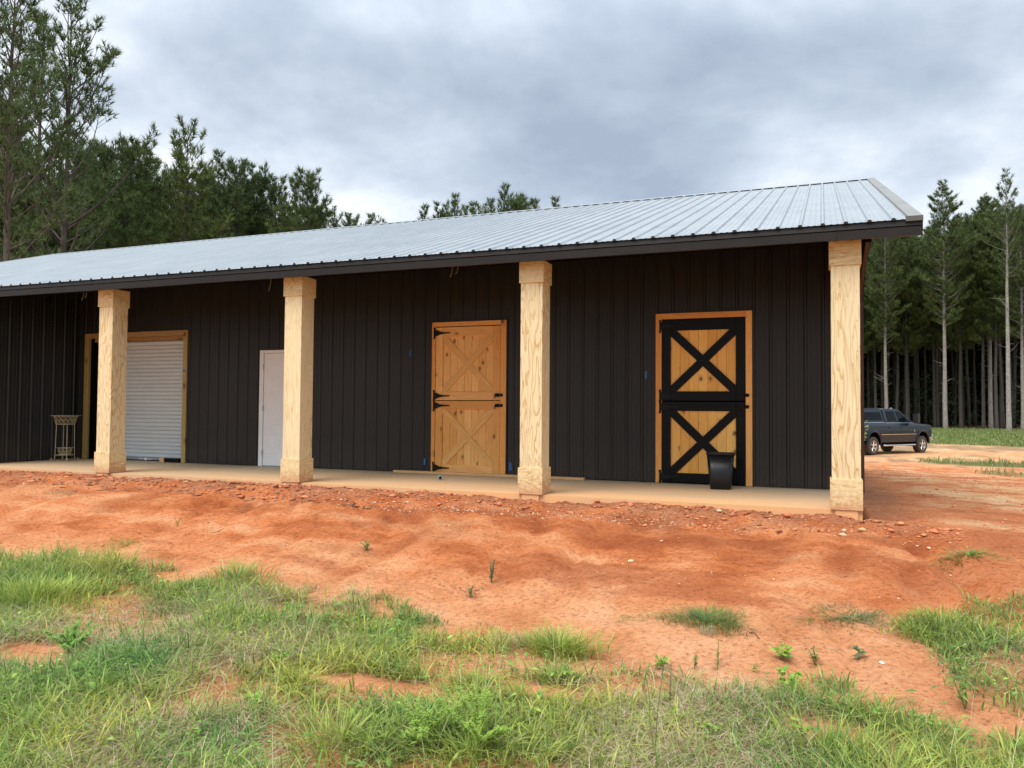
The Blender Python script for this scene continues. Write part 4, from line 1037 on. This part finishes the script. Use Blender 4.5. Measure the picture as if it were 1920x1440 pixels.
# ------------------------------------------------------------------ grass, weeds, stones
def blades(x, y, h, bend, wd_, colr, az=None, base_z=None, tilt=None):
    n = len(x); az = rg.uniform(0, 2*PI, n) if az is None else az
    z = gz(x, y)-.008 if base_z is None else base_z
    d = np.stack([np.cos(az), np.sin(az), 0*az], 1); s = np.stack([-np.sin(az), np.cos(az), 0*az], 1)
    tw = rg.uniform(-.8, .8, n)[:, None]; s = s*np.cos(tw)+d*np.sin(tw)
    B0 = np.stack([x, y, z], 1); out = []
    for t_, wf in ((0, .75), (.38, 1.0), (.72, .7), (1, 0)):
        up = t_-(bend*.42)*t_*t_; c = B0+d*(h*bend*t_**1.8)[:, None]; c[:, 2] += h*up
        if wf: out += [c-s*(wd_*wf/2)[:, None], c+s*(wd_*wf/2)[:, None]]
        else: out.append(c)
    V_ = np.stack(out, 1)
    f = np.array([(0, 1, 3), (0, 3, 2), (2, 3, 5), (2, 5, 4), (4, 5, 6)])
    F_ = (np.arange(n)[:, None, None]*7+f[None]).reshape(-1, 3)
    return V_.reshape(-1, 3), F_, np.repeat(colr, 7, 0)
def join(parts):
    V_, F_, K_ = [], [], []; o = 0
    for v, f, k_ in parts: V_.append(v); F_.append(f+o); K_.append(k_); o += len(v)
    return np.concatenate(V_), np.concatenate(F_), np.concatenate(K_)
def pal(n, cols, wts, var=.18):
    i = rg.choice(len(cols), n, p=np.array(wts)/sum(wts)); return np.array(cols)[i]*rg.uniform(1-var, 1+var, (n, 1))*(1+rg.normal(0, .05, (n, 3)))
G1, G2, G3, G4, ST, ST2, BR = (.34, .42, .085), (.24, .33, .07), (.46, .50, .13), (.15, .24, .065), (.70, .58, .37), (.50, .42, .26), (.30, .19, .10)
N = 760000
x = rg.uniform(-13, 3.2, N); y = rg.uniform(-7.4, -2.2, N)
vis = y > -9.2+1.9+.0*x
w_ = grass_w(x, y); pd = fbm(x*1.3+70, y*1.3, 3); keep = (rg.random(N) < w_*(.40+.5*np.clip(.5+pd*1.3, 0, 1)))
x, y, w_ = x[keep], y[keep], w_[keep]; n = len(x)
dryn = fbm(x*.95+11, y*1.1+40, 3); dry = rg.random(n) < np.clip(.27+dryn*1.2, .10, .62)
lush = fbm(x*.7+90, y*.7, 2); hh = (.055+.145*rg.random(n)**1.6+.07*np.clip(lush+.1, 0, 1))*(.55+.45*w_)
hh *= 1+.8*ss(-6.0, -7.2, x)*ss(-5.0, -4.2, y)
cg = pal(n, [G1, G2, G3, G4], [4, 4, 1.4, 2.6]); hue = (fbm(x*1.6, y*1.6+20, 2)[:, None]); cg = cg*(1+hue*np.array([[.9, .35, .2]]))
cd_ = pal(n, [ST, ST2, BR], [4, 3, 2]); cc = np.where(dry[:, None], cd_, cg)
bend = np.where(dry, rg.uniform(.7, 1.8, n), rg.uniform(.2, 1.5, n)); wd_ = np.where(dry, rg.uniform(.002, .0035, n), rg.uniform(.0035, .0125, n)*rg.uniform(.6, 1, n))
parts = [blades(x, y, hh, bend, wd_, cc)]
# flat lying litter
m_ = 90000; x = rg.uniform(-13, 3, m_); y = rg.uniform(-7.4, -3.0, m_); kp = rg.random(m_) < grass_w(x, y)*np.clip(.45+fbm(x*.95+11, y*1.1+40, 3)*2, .1, 1); x, y = x[kp], y[kp]; n = len(x)
parts.append(blades(x, y, rg.uniform(.06, .2, n), rg.uniform(2.0, 2.35, n), rg.uniform(.002, .0035, n), pal(n, [ST, ST2, BR], [3, 3, 3]), base_z=gz(x, y)+rg.uniform(0, .03, n)))
# tall thin seed stalks
m_ = 1500; x = rg.uniform(-12, 2, m_); y = rg.uniform(-7.2, -3.2, m_); kp = rg.random(m_) < grass_w(x, y); x, y = x[kp], y[kp]; n = len(x)
parts.append(blades(x, y, rg.uniform(.2, .42, n), rg.uniform(.1, .5, n), np.full(n, .0025), pal(n, [ST, G3], [2, 1])))
V_, F_, K_ = join(parts)
link('grass', npmesh('grass', V_, F_, M['leaf'], np.clip(K_, 0, .7)), label='uneven green grass mixed with dry straw in the foreground', cat='grass', kind='stuff')
# sparse sprigs on the bare clay
m_ = 2600; x = rg.uniform(-12, 2.5, m_); y = rg.uniform(-4.8, -1.0, m_); kp = (rg.random(m_) < .5*ss(-1.0, -3.8, y)) & (fbm(x*1.2+60, y*1.2, 2) > .08); x, y = x[kp], y[kp]; n = len(x)
V_, F_, K_ = blades(x, y, rg.uniform(.02, .07, n), rg.uniform(.2, 1.2, n), rg.uniform(.002, .005, n), pal(n, [G1, G4, ST2], [2, 2, 3]))
link('sprigs', npmesh('sprigs', V_, F_, M['leaf'], K_), label='sparse sprigs and straws scattered over the bare clay bank', cat='grass', kind='stuff')
# distant grass
m_ = 150000; x = rg.uniform(-6, 50, m_); y = 8+82*rg.random(m_)**.8; kp = (rg.random(m_) < far_grass(x, y)) & ((x+.4)*.93-(y+9.25)*-.369*0 > -50) & (x < 4+(y)*.32) & (x > -2+y*.02); x, y = x[kp], y[kp]; n = len(x)
dd = np.hypot(x, y+9)
V_, F_, K_ = blades(x, y, rg.uniform(.10, .26, n)*(1+dd*.004), rg.uniform(.1, .9, n), .010+dd*.0006, pal(n, [(.19, .27, .065), (.14, .21, .05), (.30, .30, .13), (.34, .28, .16)], [4, 3, 2, 1]))
link('meadow_grass', npmesh('meadow_grass', V_, F_, M['leaf'], K_), label='strips of green grass on the clearing beyond the red yard', cat='grass', kind='stuff')
# leafy weeds woven into the grass
def leaf_mesh(P_, dirv, L, wd_, colr, droop=.3):
    n = len(P_); s = np.cross(dirv, np.array([0, 0, 1.0])); s /= np.maximum(np.linalg.norm(s, axis=1, keepdims=True), 1e-6)
    L = L[:, None]; wd_ = wd_[:, None]; dn = np.array([[0, 0, -1.0]])
    a = P_; b = P_+dirv*L*.45-s*wd_*.5+dn*L*.05; c = P_+dirv*L*.45+s*wd_*.5+dn*L*.05; d = P_+dirv*L+dn*L*droop; m_ = P_+dirv*L*.5+np.array([[0, 0, 1.0]])*wd_*.12
    V_ = np.stack([a, b, c, d, m_], 1).reshape(-1, 3); f = np.array([(0, 1, 4), (0, 4, 2), (1, 3, 4), (4, 3, 2)])
    return V_, (np.arange(n)[:, None, None]*5+f[None]).reshape(-1, 3), np.repeat(colr, 5, 0)
def rdirs(n, upl=0, uph=.8):
    a = rg.uniform(0, 2*PI, n); e = rg.uniform(upl, uph, n); return np.stack([np.cos(a)*np.cos(e), np.sin(a)*np.cos(e), np.sin(e)], 1)
m_ = 34000; x = rg.uniform(-12, 3, m_); y = rg.uniform(-7.4, -3.2, m_); kp = rg.random(m_) < grass_w(x, y)*np.clip(fbm(x*1.9+5, y*1.9+5, 3)*3.2, 0, 1); x, y = x[kp], y[kp]; n = len(x)
P_ = np.stack([x, y, gz(x, y)+rg.uniform(.01, .10, n)], 1); L = rg.uniform(.014, .055, n)*rg.uniform(.6, 1.5, n)
V_, F_, K_ = leaf_mesh(P_, rdirs(n, -.1, .7), L, L*rg.uniform(.22, .6, n), pal(n, [(.24, .40, .08), (.16, .30, .07), (.36, .50, .10)], [3, 3, 1]))
link('low_weeds', npmesh('low_weeds', V_, F_, M['leaf'], K_), label='small leafy weeds woven through the foreground grass', cat='weeds', kind='stuff')
def tuft(px, py, r, h, nb, cols, wts, label, bendr=(.3, 1.2), wr=(.004, .008), name='grass_tuft', flat=False, pos=None):
    cx_, cy_, cz_ = pos or at(px, py)
    a = rg.uniform(0, 2*PI, nb); q = r*.55*rg.random(nb)**.9*(.55+.6*np.abs(np.sin(a*1.5+rg.uniform(0, 6))))*(.7+.6*rg.random(nb)); x = q*np.cos(a)*1.15; y = q*np.sin(a)*.8
    az = a+rg.normal(0, .6, nb); z = gz(cx_+x, cy_+y)-cz_-.008
    V_, F_, K_ = blades(x, y, h*rg.uniform(.45, 1.15, nb), rg.uniform(*bendr, nb), rg.uniform(*wr, nb), pal(nb, cols, wts), az=az, base_z=z)
    o = empty(name, (cx_, cy_, cz_), label=label, cat='grass tuft'); link('blades', npmesh('blades', V_, F_, M['leaf'], np.clip(K_, 0, .6)), o)
tuft(445, 1088, .52, .20, 420, [G1, G2, G3, ST], [3, 4, 1, 1], 'broad bladed grass clump on the bare clay above the lush left grass')
tuft(1050, 1226, .42, .22, 620, [G1, G3, G2], [3, 2, 2], 'fresh green grass tuft fanning upward at the edge of the bare clay')
tuft(1325, 1168, .48, .13, 800, [G4, G2, (.10, .17, .08)], [4, 2, 2], 'dense low bluish green grass tuft below the black bin', (.8, 1.7), (.003, .006))
tuft(1325, 1190, .10, .09, 120, [ST, ST2], [1, 1], 'dry straw stalks hanging under the bluish green tuft', (.2, .6), (.002, .003))
tuft(1600, 1162, .62, .09, 650, [G4, (.12, .18, .09), ST2], [4, 3, 1], 'flat sprawling grey green grass patch on the clay below the corner column', (1.3, 2.1), (.003, .005))
tuft(1815, 1043, .40, .13, 130, [G2, G4], [3, 2], 'arching coarse crabgrass clump on the red yard right of the barn corner', (1.2, 2.0), (.006, .011))
tuft(235, 1022, .36, .06, 240, [G2, G1], [3, 2], 'small dark green mat of grass on the left of the bank', (1.0, 1.9), (.004, .007))
tuft(112, 925, .55, .09, 170, [(.20, .20, .09), ST2], [3, 2], 'faded olive grass patch high on the left bank', (.7, 1.5), (.002, .004))
tuft(930, 945, .3, .05, 60, [ST2, G4], [2, 1], 'tiny faded tuft high on the bank before the third column', (.8, 1.6), (.002, .003))
tuft(1245, 968, .3, .05, 60, [G4, ST2], [1, 1], 'tiny sprig high on the bank below the black braced door', (.8, 1.6), (.002, .003))
tuft(1195, 1160, .34, .045, 120, [G4, G2], [1, 1], 'thin trailing sprigs left of the bluish green tuft', (1.2, 2.0), (.003, .005))
tuft(230, 1066, .5, .10, 220, [(.13, .2, .1), ST2], [3, 1], 'loose grey green seedy patch above the lush grass at left', (.8, 1.5), (.002, .004))
tuft(845, 985, .3, .05, 50, [ST2, G4], [1, 2], 'pale wisps of grass in the middle of the bank', (.8, 1.6), (.002, .003))
tuft(70, 1130, .9, .26, 900, [G1, G3, G2], [4, 2, 2], 'lush long bright green grass clump at the left edge of the picture', (.3, 1.0), (.005, .010))
tuft(880, 1420, .7, .2, 500, [G1, G3, G2], [3, 2, 3], 'green grass clump at the bottom of the picture behind the ferny weeds', (.3, 1.1))
tuft(1560, 1420, .7, .2, 600, [G1, G2, G4], [3, 2, 2], 'green grass clump near the bottom right of the picture', (.3, 1.1))
tuft(640, 1400, .55, .2, 420, [G1, G2, G3], [3, 2, 2], 'green grass clump near the bottom, left of the ferny weeds', (.3, 1.1))
def stem_weed(px, py, h, ns, L, lw, cols, wts, label, n=40, name='weed_plant', spread=.5, up=(-.1, .8), pos=None, group=None):
    cx_, cy_, cz_ = pos or at(px, py); o = empty(name, (cx_, cy_, cz_), label=label, cat='weed', group=group)
    mb = MB(); P_ = []; 
    for k in range(ns):
        a = rg.uniform(0, 2*PI); s = spread*h*rg.uniform(.1, 1); hh_ = h*rg.uniform(.6, 1.05); q = [Vector((0, 0, -.01))]
        for i in range(1, 5): t_ = i/4; q.append(Vector((math.cos(a)*s*t_**1.3+rg.normal(0, .004), math.sin(a)*s*t_**1.3+rg.normal(0, .004), hh_*t_)))
        mb.tube(q, [.0028, .0025, .002, .0015, .001], 4, cap=False)
        for i in range(n):
            u = rg.uniform(.2, 1)*4*.999; i0 = int(u); P_.append(tuple(q[i0].lerp(q[i0+1], u-i0)))
    mb.obj('stem', M['stemgreen'], o)
    P_ = np.array(P_); m_ = len(P_); LL = L*rg.uniform(.5, 1.2, m_)
    V_, F_, K_ = leaf_mesh(P_, rdirs(m_, *up), LL, LL*lw, pal(m_, cols, wts))
    link('leaves', npmesh('leaves', V_, F_, M['leaf'], np.clip(K_, 0, .6)), o)
M['stemgreen'] = plain('weed stem', (.14, .16, .05), .6)
B1, B2 = (.30, .46, .07), (.20, .38, .07)
stem_weed(1470, 1238, .12, 5, .055, .75, [B1, B2], [3, 1], 'bright yellow green broad leafed weed on the bare clay', 9, spread=1.1)
stem_weed(1485, 1292, .12, 6, .05, .8, [B1, B2], [3, 1], 'bright yellow green weed rising from the edge of the foreground grass', 9, spread=1.6)
stem_weed(1530, 1250, .14, 4, .04, .35, [G2, (.12, .16, .06)], [2, 1], 'upright dark weed just right of the bright leafed weed', 10, spread=.5)
stem_weed(1608, 1238, .10, 3, .055, .6, [(.13, .24, .10)], [1], 'small blue green weed on the clay towards the right', 6, spread=.8)
stem_weed(1303, 1254, .11, 3, .03, .5, [G2, G4], [1, 1], 'leftmost of the two small upright weeds below the bluish tuft', 8)
stem_weed(1348, 1247, .15, 2, .032, .5, [G2, G1], [1, 1], 'rightmost of the two small upright weeds below the bluish tuft', 8, spread=.25)
stem_weed(1412, 1262, .08, 2, .028, .5, [G2, G3], [1, 1], 'tiny seedling between the small upright weeds and the bright one', 7)
stem_weed(922, 1093, .20, 5, .022, .3, [(.09, .16, .07), (.13, .19, .09)], [2, 1], 'small grey green ferny weed standing alone on the bare clay', 60, spread=.45)
stem_weed(882, 1122, .11, 6, .035, .4, [(.12, .06, .03), (.10, .15, .05)], [1, 1], 'low weed with reddish brown leaves near the lone ferny weed', 9, spread=1.4)
stem_weed(688, 1032, .10, 7, .022, .4, [(.25, .34, .10), G2], [2, 1], 'small pale green bushy weed in the middle of the bank', 34, spread=.9)
stem_weed(332, 988, .14, 3, .02, .3, [(.17, .19, .09)], [1], 'thin olive weed high on the left bank', 20, spread=.5)
stem_weed(545, 1150, .1, 4, .05, .7, [B1, B2], [1, 2], 'light leafed weed in the grass edge left of centre', 8, spread=1)
stem_weed(1810, 1330, .2, 5, .06, .25, [G2, G4], [1, 1], 'dark stemmed weed among the right hand grass', 14, spread=.8)
stem_weed(130, 1225, .18, 14, .030, .22, [(.28, .46, .10), (.20, .38, .09)], [2, 1], 'soft ferny bright green weed clump at lower left', 230, spread=1.25, name='ferny_weed')
stem_weed(790, 1405, .2, 12, .028, .2, [(.27, .42, .07), (.34, .47, .09)], [1, 1], 'left stem group of the feathery green weeds at the bottom centre', 260, spread=1.2, name='ferny_weed')
stem_weed(900, 1405, .24, 13, .028, .2, [(.27, .42, .07), (.34, .47, .09)], [1, 1], 'right stem group of the feathery green weeds at the bottom centre', 260, spread=1.2, name='ferny_weed')
stem_weed(1205, 1300, .16, 4, .024, .3, [G2], [1], 'slender weed at the grass edge right of the fresh green tuft', 22, spread=.5)
stem_weed(1255, 1330, .26, 1, .014, .5, [(.12, .10, .10), (.2, .2, .15)], [1, 1], 'single dark flowering spike in the foreground grass', 80, spread=.1)
stem_weed(1225, 1440, .52, 2, .02, .3, [G2, G3], [1, 1], 'tall thin seed stalk rising from the bottom edge, right of centre', 16, spread=.2)
stem_weed(255, 1435, .48, 1, .014, .4, [ST2], [1], 'tall dry brown stalk near the bottom left', 20, spread=.2)
for i, (px, py, sc_) in enumerate(((300, 1110, 1), (480, 1330, .9), (520, 1250, 1), (1240, 1195+60, .8), (1050, 1280, .9), (60, 1290, 1), (1330, 1395, 1.1), (1740, 1370, 1), (1500, 1390, 1.1), (700, 1190, 1), (370, 1400, 1))):
    stem_weed(px, py, .10*sc_, 6, .04, .7, [B1, B2, G3], [1, 2, 1], 'light green leafy weed growing among the foreground grass', 8, spread=1.1, group='light leafy weeds in the foreground grass')
x0_, y0_ = W(1607, 27)
stem_weed(0, 0, 1.75, 4, .11, .6, [(.26, .38, .08)], [1], 'leafy sapling twig just showing beside the corner column', 26, name='sapling', spread=.32, pos=(x0_, y0_, float(gz(x0_, y0_))))
# stones, clods and chips
def stones(x, y, s, el, colr, sinkf=.35):
    n = len(x); b = np.array([(1, 0, 0), (-1, 0, 0), (0, 1, 0), (0, -1, 0), (0, 0, 1), (0, 0, -1), (.62, .62, .5), (-.62, .62, .5), (-.62, -.62, .5), (.62, -.62, .5)])
    f = np.array([(4, 6, 7), (4, 7, 8), (4, 8, 9), (4, 9, 6), (6, 0, 2), (7, 2, 1), (8, 1, 3), (9, 3, 0), (6, 2, 7), (7, 1, 8), (8, 3, 9), (9, 0, 6), (5, 2, 0), (5, 1, 2), (5, 3, 1), (5, 0, 3)])
    P_ = b[None]*rg.uniform(.7, 1.3, (n, 10, 1)); P_ = P_*np.stack([el, np.ones(n), rg.uniform(.4, .8, n)], 1)[:, None]*s[:, None, None]
    a = rg.uniform(0, PI, n); c_, s_ = np.cos(a)[:, None], np.sin(a)[:, None]; X_ = P_[..., 0]*c_-P_[..., 1]*s_; Y_ = P_[..., 0]*s_+P_[..., 1]*c_
    V_ = np.stack([X_+x[:, None], Y_+y[:, None], P_[..., 2]+(gz(x, y)+s*sinkf*.5)[:, None]], -1).reshape(-1, 3)
    return V_, (np.arange(n)[:, None, None]*10+f[None]).reshape(-1, 3), np.repeat(colr, 10, 0)
K1, K2, K3, KP = (.66, .24, .11), (.54, .21, .10), (.40, .14, .065), (.72, .54, .36)
m_ = 9000; x = rg.uniform(-14, .9, m_); y = -.02-.75*rg.random(m_)**1.6; s = np.clip(rg.lognormal(-5.3, .75, m_), .002, .045)
kp = (x < .1) | (y < -.1); x, y, s = x[kp], y[kp], s[kp]
V_, F_, K_ = stones(x, y, s, rg.uniform(1, 2.4, len(x)), pal(len(x), [K1, K2, K3, KP], [6, 4, 2, .5]))
link('clods', npmesh('clods', V_, F_, M['stone'], K_), label='crumbled clay clods and chips piled along the foot of the slab', cat='clods', kind='stuff')
m_ = 16000; x = rg.uniform(-12, 3, m_); y = rg.uniform(-4.6, -.3, m_); s = np.clip(rg.lognormal(-5.75, .5, m_), .0018, .016)
pt = fbm(x*1.1+33, y*1.6, 3); kp = rg.random(m_) < np.clip(.12+pt*2.6+.35*ss(-2.2, -1.2, y), .03, 1); x, y, s = x[kp], y[kp], s[kp]
V_, F_, K_ = stones(x, y, s, rg.uniform(1, 3, len(x)), pal(len(x), [K1, K2, K3, KP], [3, 4, 4, 1.6]))
link('gravel', npmesh('gravel', V_, F_, M['stone'], K_), label='fine gravel and dark grit scattered over the clay bank', cat='gravel', kind='stuff')
m_ = 560; px_ = np.concatenate([rg.normal(-4.7, .9, m_//2), rg.normal(-2.6, 1.0, m_//2)]); y = rg.normal(-.62, .09, len(px_))+.02*px_; s = rg.uniform(.004, .012, len(px_))
V_, F_, K_ = stones(px_, y, s, rg.uniform(1, 2, len(px_)), pal(len(px_), [KP, (.50, .34, .22), K1], [4, 3, 2]))
link('chippings', npmesh('chippings', V_, F_, M['stone'], K_), label='band of pale stone chippings below the slab between the second and corner columns', cat='chippings', kind='stuff')
m_ = 260; x = rg.uniform(-12, -5, m_); y = rg.uniform(-.9, -.08, m_)
V_, F_, K_ = stones(x, y, rg.uniform(.006, .014, m_), rg.uniform(3, 8, m_), pal(m_, [(.30, .15, .09), (.20, .09, .055), (.50, .32, .2)], [3, 2, 1]), .8)
link('bark_chips', npmesh('bark_chips', V_, F_, M['stone'], K_), label='splinters and bark chips strewn below the slab at the left', cat='chips', kind='stuff')
m_ = 5000; x = rg.uniform(.6, 9, m_); y = rg.uniform(-3, 22, m_); V_, F_, K_ = stones(x, y, np.clip(rg.lognormal(-4.9, .5, m_), .003, .03), rg.uniform(1, 2.5, m_), pal(m_, [K1, K2, KP], [4, 3, .6]))
link('yard_clods', npmesh('yard_clods', V_, F_, M['stone'], K_), label='small clods on the bare red yard right of the barn', cat='clods', kind='stuff')
for px, py, s, cl_, lb in ((1183, 1054, .028, KP, 'pale angular stone lying alone on the bank below the black braced door'), (1653, 1245, .016, (.8, .76, .7), 'small white chip of stone near the sprawling grass patch'),
                      (1618, 996, .034, (.62, .42, .22), 'flat tan stone on the clay below the corner column'), (1582, 996, .022, KP, 'small pale stone left of the flat tan stone'),
                      (1742, 1030, .02, KP, 'pale pebble left of the coarse crabgrass clump'), (1240, 1015, .02, KP, 'pale stone halfway down the bank left of the column'), (640, 938, .024, KP, 'pale chunk of stone at the foot of the slab left of the pine door')):
    x, y, z = at(px, py); V_, F_, K_ = stones(np.array([0.]), np.array([0.]), np.array([s]), np.array([1.5]), np.array([cl_])); V_[:, 2] -= float(gz(0., 0.))
    link('stone', npmesh('stone', V_, F_, M['stone'], K_), loc=(x, y, z), label=lb, cat='stone')
for px, py, L, az, lb in ((1425, 1200, .13, 2.2, 'dark forked twig on the clay above the bright leafed weed'), (395, 1000, .2, .3, 'thin brown twig lying on the left part of the bank')):
    x, y, z = at(px, py); d_ = Vector((math.cos(az), math.sin(az), .12))*L
    MB().tube([(x, y, z), (x+d_.x*.5, y+d_.y*.5, z+.025), (x+d_.x, y+d_.y, z+.01)], .0035, 5).tube([(x+d_.x*.4, y+d_.y*.4, z+.02), (x+d_.x*.8-.03, y+d_.y*.8+.03, z+.05)], .0025, 4).obj('twig', M['brown'], label=lb, cat='twig')
